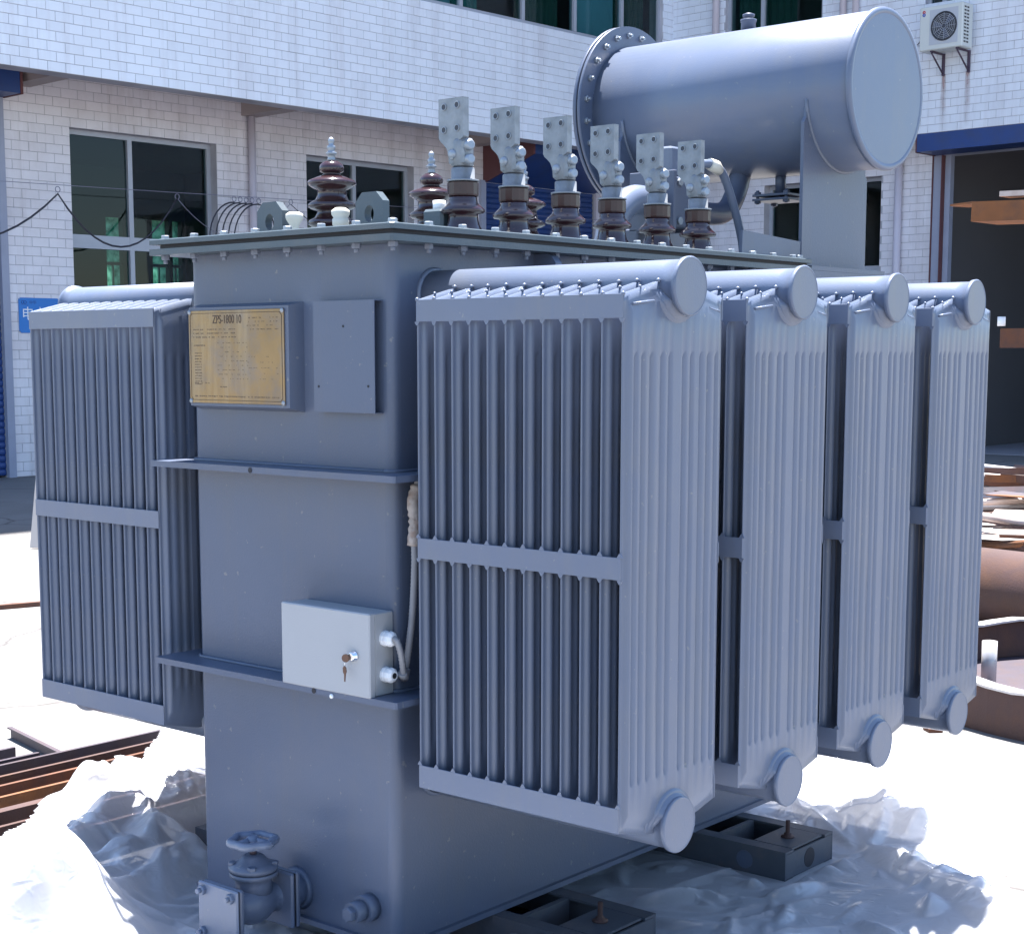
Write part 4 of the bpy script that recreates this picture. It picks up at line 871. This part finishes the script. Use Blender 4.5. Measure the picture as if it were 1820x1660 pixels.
# ---- drain valve and plug
VX, VZ = -.307, .066
q = MB().cyl((VX, 0, VZ), (VX, -.048, VZ), .040, 24); q.lathe([(.050, 0), (.040, .009)], (VX, 0, VZ), (0, -1, 0), 24)
q.lathe([(.040, 0), (.040, .008), (.030, .018), (.034, .034), (.043, .055), (.046, .075), (.043, .095), (.034, .112), (.032, .128), (.040, .138), (.040, .146)], (VX, -.062, VZ), (0, -1, 0), 24)
q.lathe([(.038, 0), (.040, .028), (.040, .040), (.052, .044), (.052, .054)], (VX, -.130, VZ+.018), (0, 0, 1), 20); val = tb(q, 'drain_valve', 'paint')
for y0 in (-.049, -.2085): tb(MB().bbox(VX-.062, VX+.062, y0-.0125, y0, VZ-.062, VZ+.062, .004), 'valve_flange', 'paint', val)
tb(MB().bbox(VX-.062, VX+.062, -.0765+.001, -.0655+.001, VZ-.062, VZ+.062, .004), 'valve_flange', 'paint', val); tb(MB().box(VX-.060, VX+.060, -.0645, -.0618, VZ-.060, VZ+.060), 'gasket', 'gasket', val)
tb(MB().box(VX-.060, VX+.060, -.2245, -.2212, VZ-.060, VZ+.060), 'gasket', 'gasket', val); tb(MB().bbox(VX-.064, VX+.064, -.2325, -.2247, VZ-.063, VZ+.063, .003), 'blank_plate', 'paint_rad', val)
for dx in (-.046, .046):
    for dz in (-.046, .046): k = MB().hexbolt((VX+dx, -.2325, VZ+dz), (0, -1, 0), .0115, .009); k.cyl((VX+dx, -.24, VZ+dz), (VX+dx, -.250, VZ+dz), .006, 8); tb(k, 'bolt', 'paint_rad', val)
tb(MB().lathe([(.050, 0), (.054, .004), (.054, .012), (.038, .018), (.026, .030), (.018, .036)], (VX, -.130, VZ+.073), (0, 0, 1), 22), 'bonnet', 'paint', val)
for k in range(4): a = PI/4+k*PI/2; tb(MB().hexbolt((VX+.044*math.cos(a), -.130+.044*math.sin(a), VZ+.084), (0, 0, 1), .011, .009), 'bonnet_bolt', 'paint', val)
tb(MB().cyl((VX, -.130, VZ+.10), (VX, -.130, VZ+.142), .0075, 10), 'stem', 'rust3', val)
q = MB(); hz = VZ+.138; n = 60; ringp = []
for k in range(n): a = 2*PI*k/n; rr = .046+.003*math.cos(6*a); ringp.append((VX+rr*math.cos(a), -.130+rr*math.sin(a), hz))
q.tube(ringp+[ringp[0], ringp[1]], .0098, 9)
for k in range(3): a = k*2*PI/3+.35; q.tube([(VX, -.13, hz+.001), (VX+.043*math.cos(a), -.13+.043*math.sin(a), hz)], [.009, .0065], 8)
q.lathe([(.014, -.010), (.015, .006), (.009, .012)], (VX, -.130, hz), (0, 0, 1), 14); tb(q, 'handwheel', 'paint_rad', val)
q = MB().cyl((-.077, 0, .075), (-.077, -.030, .075), .030, 20); q.cyl((-.077, -.026, .075), (-.077, -.060, .075), .023, 20); q.hexbolt((-.077, -.060, .075), (0, -1, 0), .017, .014); tb(q, 'sampling_plug', 'paint')
# fix part origins for bushings: they were built relative to the transformer origin
for b in [o for o in bpy.data.objects if o.name.startswith('low_voltage_bushing')]:
    pass
# ------------------------------------------------------------------ plastic sheet
def vnoise(x, y, seed):
    r = np.random.RandomState(seed); tab = r.rand(256, 256); xi = np.floor(x).astype(int); yi = np.floor(y).astype(int); fx, fy = x-xi, y-yi
    fx = fx*fx*(3-2*fx); fy = fy*fy*(3-2*fy); g = lambda a, b: tab[a % 256, b % 256]
    return (g(xi, yi)*(1-fx)+g(xi+1, yi)*fx)*(1-fy)+(g(xi, yi+1)*(1-fx)+g(xi+1, yi+1)*fx)*fy
def crumple(x, y):     # sharp-creased folds: ridged noise with warped coordinates at several scales
    h = 0; a = 1.; tot = 0
    for i, s_ in enumerate((2.2, 4.6, 9.5, 19.)):
        wx = x+.22/s_*4*(vnoise(x*s_*.7, y*s_*.7, 11+i)-.5); wy = y+.22/s_*4*(vnoise(x*s_*.7+9, y*s_*.7+3, 31+i)-.5)
        c_, s2 = math.cos(i*1.1+.4), math.sin(i*1.1+.4); X = (wx*c_-wy*s2)*s_; Y = (wx*s2+wy*c_)*s_*.55
        rdg = 1-np.abs(2*vnoise(X+40, Y+40, 51+i)-1); h = h+a*rdg**1.5; tot += a; a *= .52
    return h/tot
poly = np.array([(-1.18, -.30), (-1.30, -.02), (-1.48, .33), (-1.70, .66), (-1.98, 1.02), (-1.95, 1.5), (-1.6, 2.1), (-.9, 2.55), (-.1, 2.65), (.32, 2.3), (.50, 1.85), (.66, 1.55), (.92, 1.25), (1.02, .85), (1.1, .3), (.95, -.5), (.3, -1.0), (-.6, -1.1), (-1.5, -1.0), (-2.2, -.85), (-1.9, -.45)])
def inside_dist(x, y):
    d = np.full(x.shape, 9.); ins = np.zeros(x.shape, bool); n = len(poly)
    for i in range(n):
        a, b = poly[i], poly[(i+1) % n]; e = b-a; t = np.clip(((x-a[0])*e[0]+(y-a[1])*e[1])/(e@e), 0, 1); d = np.minimum(d, np.hypot(x-a[0]-t*e[0], y-a[1]-t*e[1]))
        c = ((a[1] > y) != (b[1] > y)) & (x < (b[0]-a[0])*(y-a[1])/(b[1]-a[1]+1e-12)+a[0]); ins ^= c
    return np.where(ins, d, -d)
def gauss(x, y, cx, cy, sx, sy, rot=0): X = (x-cx)*math.cos(rot)+(y-cy)*math.sin(rot); Y = -(x-cx)*math.sin(rot)+(y-cy)*math.cos(rot); return np.exp(-(X/sx)**2-(Y/sy)**2)
st_ = .0092; gx = np.arange(-2.3, 1.25, st_); gy = np.arange(-1.15, 2.75, st_); X, Y = np.meshgrid(gx, gy, indexing='ij')
wob = .09*(vnoise(X*2.1, Y*2.1, 5)-.5)+.02*(vnoise(X*7, Y*7, 6)-.5)
D = inside_dist(X, Y)+wob
def seg_ridge(x0, y0, x1, y1, w, A, H):      # one crease: a tent-shaped ridge fading towards both ends, gently bent
    L_ = math.hypot(x1-x0, y1-y0); m = w+.12*L_
    i0, i1 = np.searchsorted(gx, (min(x0, x1)-m, max(x0, x1)+m)); j0, j1 = np.searchsorted(gy, (min(y0, y1)-m, max(y0, y1)+m))
    if i1-i0 < 2 or j1-j0 < 2: return
    x = X[i0:i1, j0:j1]-x0; y = Y[i0:i1, j0:j1]-y0; ux, uy = (x1-x0)/L_, (y1-y0)/L_
    t = (x*ux+y*uy)/L_; d = -x*uy+y*ux; d = d-.10*L_*(1-(2*t-1)**2)*H
    e = np.clip(1-(2*t-1)**2, 0, 1)**.6; wl_ = w*(.35+.65*e); asym = np.where(d > 0, 1.0, .45)
    Zc[i0:i1, j0:j1] = np.maximum(Zc[i0:i1, j0:j1], A*e*np.clip(1-np.abs(d)/(wl_*asym), 0, 1)*np.ones_like(x)) if A > 0 else Zc[i0:i1, j0:j1]+A*e*np.clip(1-np.abs(d)/wl_, 0, 1)
Zc = np.zeros_like(X); cr_ = np.random.RandomState(21)
centres = [(-1.55, .55), (-1.25, .0), (-.85, -.25), (.35, .1), (-.15, 2.0), (.5, 1.2)]
for k in range(1500):
    if k % 3: cx_, cy_ = cr_.uniform(-2.2, 1.1), cr_.uniform(-1.0, 2.6)
    else: c_ = centres[cr_.randint(len(centres))]; cx_, cy_ = c_[0]+cr_.normal()*.25, c_[1]+cr_.normal()*.25
    best = min(centres, key=lambda c: (c[0]-cx_)**2+(c[1]-cy_)**2); an = math.atan2(cy_-best[1], cx_-best[0])+cr_.normal()*.75
    L_ = min(.7, cr_.gamma(2.0, .09)+.05); w = cr_.uniform(.012, .05); A = w*cr_.uniform(.25, .75)*(1 if cr_.rand() < .8 else -.6)
    seg_ridge(cx_, cy_, cx_+L_*math.cos(an), cy_+L_*math.sin(an), w, A, cr_.uniform(-1, 1))
def gsum(*gs): return sum(a*gauss(X, Y, *p) for a, *p in gs)
hump = gsum((.17, -1.30, .32, .27, .30, .3), (.07, -1.66, .68, .24, .40, .25), (.24, -.72, -.36, .19, .16, -.25), (.05, -1.10, -.10, .22, .2), (.05, -1.15, .75, .3, .4), (.11, -.25, 2.05, .40, .22), (.07, .30, 1.78, .2, .22), (.05, .75, 1.15, .2, .2), (.02, -1.45, -.60, .9, .12, .28))
def long_fold(pts, w, A, seed):
    best = np.full(X.shape, 9.); tt = np.zeros(X.shape); n_ = len(pts)-1
    for i in range(n_):
        a, b = np.array(pts[i]), np.array(pts[i+1]); e = b-a; t = np.clip(((X-a[0])*e[0]+(Y-a[1])*e[1])/(e@e), 0, 1); d = np.hypot(X-a[0]-t*e[0], Y-a[1]-t*e[1])
        m = d < best; best = np.where(m, d, best); tt = np.where(m, (i+t)/n_, tt)
    wv = w*(.75+.6*vnoise(X*6+seed, Y*6, 90+seed)); env = np.clip(np.minimum(tt, 1-tt)*5, 0, 1)**.7*(.85+.35*(vnoise(tt*9+seed, tt*0+seed, 80)-.5))
    return A*env*np.clip(1-best/wv, 0, 1)**.8
front = long_fold([(-.42, -.40), (-.11, -.29), (.12, -.10), (.44, .185), (.79, .488), (1.08, .78)], .15, .165, 3)
drape = np.maximum.reduce([long_fold([(-1.45, .30), (-1.28, 0), (-1.15, -.25)], .10, .050, 4), long_fold([(-1.25, .25), (-1.08, -.05), (-.95, -.40)], .085, .055, 5), long_fold([(-1.10, .30), (-.88, -.12), (-.80, -.62)], .09, .07, 6),
    long_fold([(-1.62, .55), (-1.48, .15), (-1.36, -.1)], .08, .03, 7), long_fold([(-1.0, .3), (-.74, -.22), (-.62, -.62)], .075, .065, 8), long_fold([(-1.9, .9), (-1.35, .85), (-.9, .9)], .10, .02, 9),
    long_fold([(-.5, 2.05), (.05, 1.95), (.45, 1.65)], .12, .07, 10), long_fold([(-.2, 2.25), (.25, 2.05), (.6, 1.55)], .09, .055, 11), long_fold([(.35, 1.5), (.62, 1.3), (.95, 1.05)], .07, .045, 12)])
hump = hump+front+drape
big = crumple(X, Y)
Z = GZ+.010+hump+(.012+.35*hump)*(big-.38)+Zc*(1.15+3.0*np.clip(hump, 0, .12))
# keep the film below the tank and clear of the rails and valve
foot = np.clip(1-np.maximum(np.maximum(-WT-.03-X, X-.03), np.maximum(-.02-Y, Y-1.55))/.08, 0, 1)
Z = np.where(foot > 0, np.minimum(Z, GZ+.02+(1-foot)*.13), Z)
for y0, y1 in ((.28, .57), (1.10, 1.39)):
    m_ = np.clip(1-np.maximum(np.maximum(y0-Y, Y-y1), np.maximum(-1.06-X, X-.31))/.06, 0, 1); Z = np.where(m_ > 0, np.minimum(Z, GZ+.004+(1-m_)*.10), Z)
vc = np.clip(1-np.maximum(np.maximum(-.44-X, X+.0), np.maximum(-.27-Y, Y-.0))/.07, 0, 1); Z = np.where(vc > 0, np.minimum(Z, GZ+.025+(1-vc)*.16), Z)
barz = np.clip((-1.10-X)/.1, 0, 1)*np.clip((Y+.42)/.12, 0, 1)      # film rides over the steel bars
Z = np.maximum(Z, GZ+.008+barz*.105+.010*big*barz+Zc*.8*barz)
Z = np.maximum(Z, GZ+.005)
for _ in range(1):      # take the needle points off
    Z[1:-1, 1:-1] = .5*Z[1:-1, 1:-1]+.125*(Z[2:, 1:-1]+Z[:-2, 1:-1]+Z[1:-1, 2:]+Z[1:-1, :-2])
cur = .05*(vnoise(X*5, Y*5, 71)-.5); XX = X+cur*(Z-GZ)*4; YY = Y+.05*(vnoise(X*5, Y*5, 72)-.5)*(Z-GZ)*4
keep = D > 0; idx = -np.ones(X.shape, int); idx[keep] = np.arange(keep.sum()); verts = np.stack([XX[keep], YY[keep], Z[keep]], 1)
c4 = keep[:-1, :-1] & keep[1:, :-1] & keep[1:, 1:] & keep[:-1, 1:]
fs = np.stack([idx[:-1, :-1][c4], idx[1:, :-1][c4], idx[1:, 1:][c4], idx[:-1, 1:][c4]], 1)
me = bpy.data.meshes.new('plastic_sheet'); me.from_pydata(verts.tolist(), [], fs.tolist()); me.polygons.foreach_set('use_smooth', [True]*len(fs)); me.materials.append(M['film'])
ps = link('plastic_sheet', me); tag(ps, 'crumpled translucent plastic sheeting spread on the ground under and around the transformer', 'plastic sheet')
# ------------------------------------------------------------------ steel bars lying at left
def chan(L, h, fl, t, m, name, up=True):
    """a channel lying with its web upright, length along +y, origin at the far end bottom"""
    q = MB(); q.box(-t, 0, -L, 0, 0, h); q.box(-fl, -t-.0002, -L, 0, h-t, h); q.box(-.05, -t-.0002, -L, 0, 0, t); return q.mesh(name, m)
bars = [(-1.215, .9, .098, 'rust2', 'dark brown steel channel lowest and nearest under the plastic edge'),
        (-1.372, .9, .104, 'rust2', 'reddish brown steel channel second from the front of the bundle'),
        (-1.468, .9, .112, 'rust2', 'wide bright topped steel channel third from the front of the bundle'),
        (-1.645, .9, .098, 'rust_orange', 'orange rusted steel channel in the middle of the bundle'),
        (-1.752, .9, .098, 'rust', 'brown steel channel just behind the orange rusted one'),
        (-1.842, .9, .098, 'rust2', 'purple brown steel channel fifth behind the plastic fold'),
        (-1.946, .93, .100, 'rust3', 'longest dark steel channel whose end points at the tank'),
        (-2.030, .48, .090, 'rust3', 'short dark channel stopping before the crosswise bar'),
        (-2.150, .47, .090, 'rust3', 'rearmost dark channel of the bundle at the left edge')]
for x, ye, h_, m_, lb in bars:
    me = chan(4.2, h_, .014 if x != -1.468 else .034, .005, m_, 'steel_channel'); o = link('steel_channel', me, None, (x, ye, GZ)); o.rotation_euler = (0, 0, random.uniform(-.006, .006)); tag(o, lb, 'steel channel', 'steel channels bundled at the left')
q = MB().box(0, .005, -.55, 0, 0, .040).box(-.012, 0, -.55, 0, .035, .040); o = q.build('steel_angle', 'rust3'); o.location = (-2.60, .74, GZ); o.rotation_euler = (0, 0, math.radians(78)); tag(o, 'short dark steel angle lying crosswise behind the channel bundle', 'steel angle')
q = MB().box(-1.5, 1.5, -.02, .02, 0, .025); o = q.build('steel_strip', 'rust'); o.location = (-5.45, 1.35, GZ); o.rotation_euler = (0, 0, math.radians(73)); tag(o, 'thin rusty steel strip lying on the bright concrete at far left', 'steel strip')
q = MB().box(-.45, .45, 0, .03, 0, 1.05); o = q.build('board', 'board'); o.location = (-6.92, 4.15, GZ+.012); o.rotation_euler = (math.radians(-14), 0, math.radians(28)); tag(o, 'beige board leaning upright behind the left radiators', 'board')
q = MB().box(-.3, .3, -.2, .2, 0, .70); o = q.build('crate', 'board'); o.location = (-7.08, 4.62, GZ); o.rotation_euler = (0, 0, math.radians(28)); tag(o, 'low crate holding up the beige board behind the left radiators', 'crate')
# ------------------------------------------------------------------ scrap at right
rg = empty('steel_drum_ring', (.32, 3.95, GZ)); tag(rg, 'open rusty steel drum shell lying on the ground at right with pipe stubs inside', 'steel shell')
q = MB(); n = 56; R_, hh = .98, .165; vs = []; fs = []
for r_, z_ in ((R_, 0), (R_, hh), (R_-.025, hh), (R_-.025, .01)): vs += [(r_*math.cos(2*PI*k/n), r_*math.sin(2*PI*k/n), z_) for k in range(n)]
for i in range(3):
    for k in range(n): j = (k+1) % n; fs.append((i*n+k, i*n+j, (i+1)*n+j, (i+1)*n+k))
q.add(vs, fs, False); q.build('shell', 'rust2', rg)
q = MB(); vs = []
for r_, z_ in ((R_+.012, hh+.001), (R_+.012, hh+.010), (R_-.055, hh+.010), (R_-.055, hh+.001)): vs += [(r_*math.cos(2*PI*k/n), r_*math.sin(2*PI*k/n), z_+.006*math.sin(k*1.7)) for k in range(n)]
q.add(vs, fs[:3*n]); q.build('rim', 'bright', rg)
q = MB().lathe([(R_-.03, .0), (R_-.03, .006)], (0, 0, .003), (0, 0, 1), n); q.build('bottom_plate', 'rust3', rg)
for x, y, h_, r_ in ((-.50, .03, .30, .032), (-.62, -.22, .19, .030), (-.20, -.10, .24, .03)):
    q = MB(); q.lathe([(r_, 0), (r_, h_), (r_*.75, h_), (r_*.75, h_-.03)], (x, y, .01), (0, 0, 1), 16); q.build('pipe_stub', 'bright', rg)
q = MB()
for k in range(7): a = random.random()*3; x, y = random.uniform(-.6, .2), random.uniform(-.3, .5); q.box(x, x+random.uniform(.15, .4), y, y+.06, .02+k*.012, .026+k*.012)
q.build('offcut', 'plate', rg)
q = MB().cyl((-1.5, 5.35, GZ+.19), (1.6, 4.75, GZ+.19), .19, 28); q.cyl((-1.504, 5.3508, GZ+.19), (-1.499, 5.3498, GZ+.19), .19, 28); o = q.build('steel_pipe', 'rust2'); tag(o, 'thick dark brown steel pipe lying behind the open drum shell', 'steel pipe')
# stack of plates and offcuts
k = 0
for x, y, w, d, rz, z, tlt, m_, lb in ((-.6, 6.2, 2.6, .7, .12, .20, .03, 'bright', 'pale steel sheet at the bottom of the scrap stack'), (-.5, 6.35, 2.4, .6, -.06, .245, -.03, 'bright', 'bare steel sheet with a torn edge in the scrap stack'),
        (-.7, 6.6, 2.6, .5, .2, .285, .05, 'bright', 'tilted steel sheet in the middle of the scrap stack'), (-.6, 6.8, 2.5, .4, -.15, .33, -.02, 'plate', 'brown edged steel sheet on the scrap stack'), (-.4, 7.0, 2.4, .35, .3, .37, .06, 'plate', 'steel sheet pointing up on top of the scrap stack')):
    pts = []; nn = 14; rr_ = random.Random(k*7+1)
    for i in range(nn): pts.append((-w/2+w*i/(nn-1), -d/2+rr_.uniform(-.06, .06)))
    for i in range(nn): pts.append((w/2-w*i/(nn-1), d/2+rr_.uniform(-.06, .06)))
    o = MB().prism(pts, 'z', 0, .008).build('steel_sheet', m_); o.location = (x, y, GZ+z); o.rotation_euler = (tlt, tlt*.5, rz); tag(o, lb, 'steel sheet'); k += 1
o = MB().box(-1.4, 1.4, -.35, .35, 0, .17).build('timber_block', 'rust2'); o.location = (-.55, 6.5, GZ); o.rotation_euler = (0, 0, .08); tag(o, 'dark low block carrying the stack of steel sheets', 'block')
for x, y, z, L_, rz, ry, hh_, m_, lb in ((-1.2, 7.7, .26, 3.2, .30, -.05, .10, 'plate', 'pale steel bar slanting across the scrap heap'), (-1.1, 8.1, .30, 3.4, .16, -.03, .09, 'rust', 'brown steel bar slanting in the middle of the scrap heap'),
        (-1.6, 8.8, .24, 3.6, .03, -.01, .13, 'rust3', 'dark steel channel lying level on the scrap heap'), (-1.7, 9.3, .28, 3.6, .02, -.005, .12, 'rust_orange', 'rusty orange edged channel at the back of the scrap heap'),
        (-2.2, 9.9, .24, 3.2, .05, -.01, .10, 'rust2', 'reddish channel rearmost in the scrap heap'), (-1.2, 7.35, .20, 3.0, .40, -.07, .07, 'rust_orange', 'narrow rusty bar in front of the pale slanting one')):
    q = MB().box(-L_/2, L_/2, -.004, .004, 0, hh_).box(-L_/2, L_/2, .0042, .07, hh_-.008, hh_).box(-L_/2, L_/2, .0042, .07, 0, .008); o = q.build('steel_bar', m_)
    o.location = (x, y, GZ+z); o.rotation_euler = (0, ry, rz); tag(o, lb, 'steel bar', 'steel bars heaped at right')
o = MB().box(-1.5, 1.5, -1.3, 1.3, 0, .2).build('scrap_bed', 'rust2'); o.location = (-1.4, 8.7, GZ); tag(o, 'low dark heap of scrap that the slanting steel bars rest on', 'scrap'); 
sr = random.Random(11); ms = ['rust', 'rust2', 'rust3', 'rust_orange', 'plate', 'rust2', 'bright']
words = {'rust': 'brown rusted', 'rust2': 'dark reddish', 'rust3': 'blackened', 'rust_orange': 'orange rusted', 'plate': 'dusty pale', 'bright': 'bare grey'}
for i in range(64):
    m_ = ms[i % 7]; y = sr.uniform(5.6, 9.6); x = -.75-(y-5.6)*.42+sr.uniform(-.6, .8); L_ = sr.uniform(.5, 1.9); zz = .19+(.08 if y > 7.3 else .02)+sr.uniform(0, .20)
    if i % 3 == 0: q = MB().box(-L_/2, L_/2, 0, .004, 0, .05).box(-L_/2, L_/2, .0042, .05, 0, .004); nm, cat = 'steel_angle', 'steel angle'
    elif i % 3 == 1:
        pts = [(-L_/2, -.05), (L_/2*.7, -.09), (L_/2, -.02), (L_/2*.8, .07), (0, .05), (-L_/2*.9, .08)]; q = MB().prism(pts, 'z', 0, .006); nm, cat = 'offcut', 'steel offcut'
    else: q = MB().lathe([(.022, 0), (.022, L_), (.017, L_), (.017, L_-.05)], (-L_/2, 0, .02), (1, 0, 0), 10); nm, cat = 'loose_pipe', 'pipe'
    o = q.build(nm, m_); o.location = (x, y, GZ+zz); o.rotation_euler = (sr.uniform(-.15, .15), sr.uniform(-.10, .10), sr.uniform(-.3, .9)); tag(o, '%s %s %s %s of the scrap heap, %s' % (('long', 'short', 'mid length')[(L_ > 1.4, L_ < .9).index(True) if (L_ > 1.4 or L_ < .9) else 2], words[m_], {'steel_angle': 'angle iron', 'offcut': 'flat offcut', 'loose_pipe': 'thin pipe'}[nm], 'at the front' if y < 6.8 else 'at the back' if y > 8.4 else 'in the middle', 'by the radiators' if x < -1.1 else 'at the right'), cat, 'loose steel pieces in the scrap heap')
seen = {}
for o in [q for q in bpy.data.objects if q.get('group') == 'loose steel pieces in the scrap heap']: seen.setdefault(o['label'], []).append(o)
for lb_, os_ in seen.items():
    os_.sort(key=lambda q: q.location.z)
    if len(os_) > 1:
        for k_, o in enumerate(os_): o['label'] = lb_.replace(' of the scrap heap,', ' of heap,').replace(' in the middle of', ' mid').replace('mid length', 'medium')+(', lower one' if k_ == 0 else ', upper one' if k_ == len(os_)-1 else ', middle one')
for i in range(26):
    x, y = sr.uniform(-1.3, .6), sr.uniform(2.9, 5.2)
    if (x-.32)**2+(y-3.95)**2 < 1.1: continue
    q = MB().prism([(-.03, -.02), (.04, -.015), (.03, .025), (-.02, .03)], 'z', 0, .006+.01*sr.random()); o = q.build('chip', ms[i % 4]); o.location = (x, y, GZ+.001); o.rotation_euler = (0, 0, sr.uniform(0, 3)); tag(o, 'small rusty chip on the concrete around the open drum shell', 'metal chip', 'rusty chips on the ground')
o = MB().cyl((-3.6, 12.0, GZ+.07), (-2.3, 12.5, GZ+.07), .06, 12).build('short_pipe', 'bright'); tag(o, 'short pale pipe lying on the shaded concrete in front of the doorway', 'pipe')
# rusty steel frame with upper and lower beams, standing behind the right-hand radiators
fr = empty('rusty_beam_rack', (-1.0, 6.0, GZ)); tag(fr, 'rusty orange steel frame whose upper and lower beams jut in from the right', 'steel frame')
def wpt(a): return (a[0]+1.0, a[1]-6.0, a[2]-GZ)
def beam(p0, p1, h_, w_, m_, name, ch=True):
    a, b = Vector(wpt(p0)), Vector(wpt(p1)); d = (b-a).normalized(); sd_ = Vector((0, 0, 1)).cross(d).normalized(); up_ = d.cross(sd_); q = MB()
    def bx(a0, a1, b0, b1):
        vs = [e+sd_*u+up_*v for e in (a, b) for u, v in ((a0, b0), (a1, b0), (a1, b1), (a0, b1))]
        q.add(vs, [(0, 3, 2, 1), (4, 5, 6, 7), (0, 1, 5, 4), (1, 2, 6, 5), (2, 3, 7, 6), (3, 0, 4, 7)])
    if ch: bx(-.004, .004, -h_, 0); bx(.0042, w_, -.008, 0); bx(.0042, w_, -h_, -h_+.008)
    else: bx(0, w_, -h_, 0)
    return q.build(name, m_, fr)
beam((-1.45, 6.0, 2.062), (.9, 5.85, 1.99), .105, .30, 'rust_orange', 'upper_beam')
beam((-1.30, 6.0, 2.108), (.9, 5.86, 2.05), .028, .12, 'plate', 'packing_strip', False)
beam((-1.60, 6.05, 2.060), (-1.45, 6.0, 2.064), .010, .15, 'rust_orange', 'beam_lip', False)
lb_ = beam((-1.35, 6.2, 1.387), (.9, 6.05, 1.385), .105, .08, 'rust', 'lower_beam')
MB().torus(wpt((-1.118, 6.178, 1.333)), (.07, 1, 0), .026, .006, 20, 6).build('chalk_ring', 'chalk', fr); MB().lathe([(.020, 0), (.020, .002)], wpt((-1.118, 6.181, 1.333)), (-.07, -1, 0), 18).build('bolt_hole', 'gasket', fr)
MB().cyl(wpt((-1.33, 6.16, 1.40)), wpt((-1.33, 6.16, 1.45)), .022, 10).build('bolt', 'white', fr)
for x in (.72,):
    for y in (5.9, 6.15): MB().box(x+1.0-.05, x+1.0+.05, y-6-.03, y-6+.03, 0, 2.06).build('post', 'rust', fr)
MB().box(1.62, 1.82, -.45, .55, 0, .03).build('foot_plate', 'rust', fr)
# equipment dimly visible in the doorway
o = MB().bbox(-.3, .3, -.25, .25, 0, 1.5, .02).build('machine_cabinet', 'seal'); o.location = bworld(-7.0, YL+4.5, GZ+.012); tag(o, 'dark machine cabinet standing in the gloom inside the wide doorway', 'cabinet')
# ------------------------------------------------------------------ fix bushing placement (parts were built round TO)
bpy.context.view_layer.update()
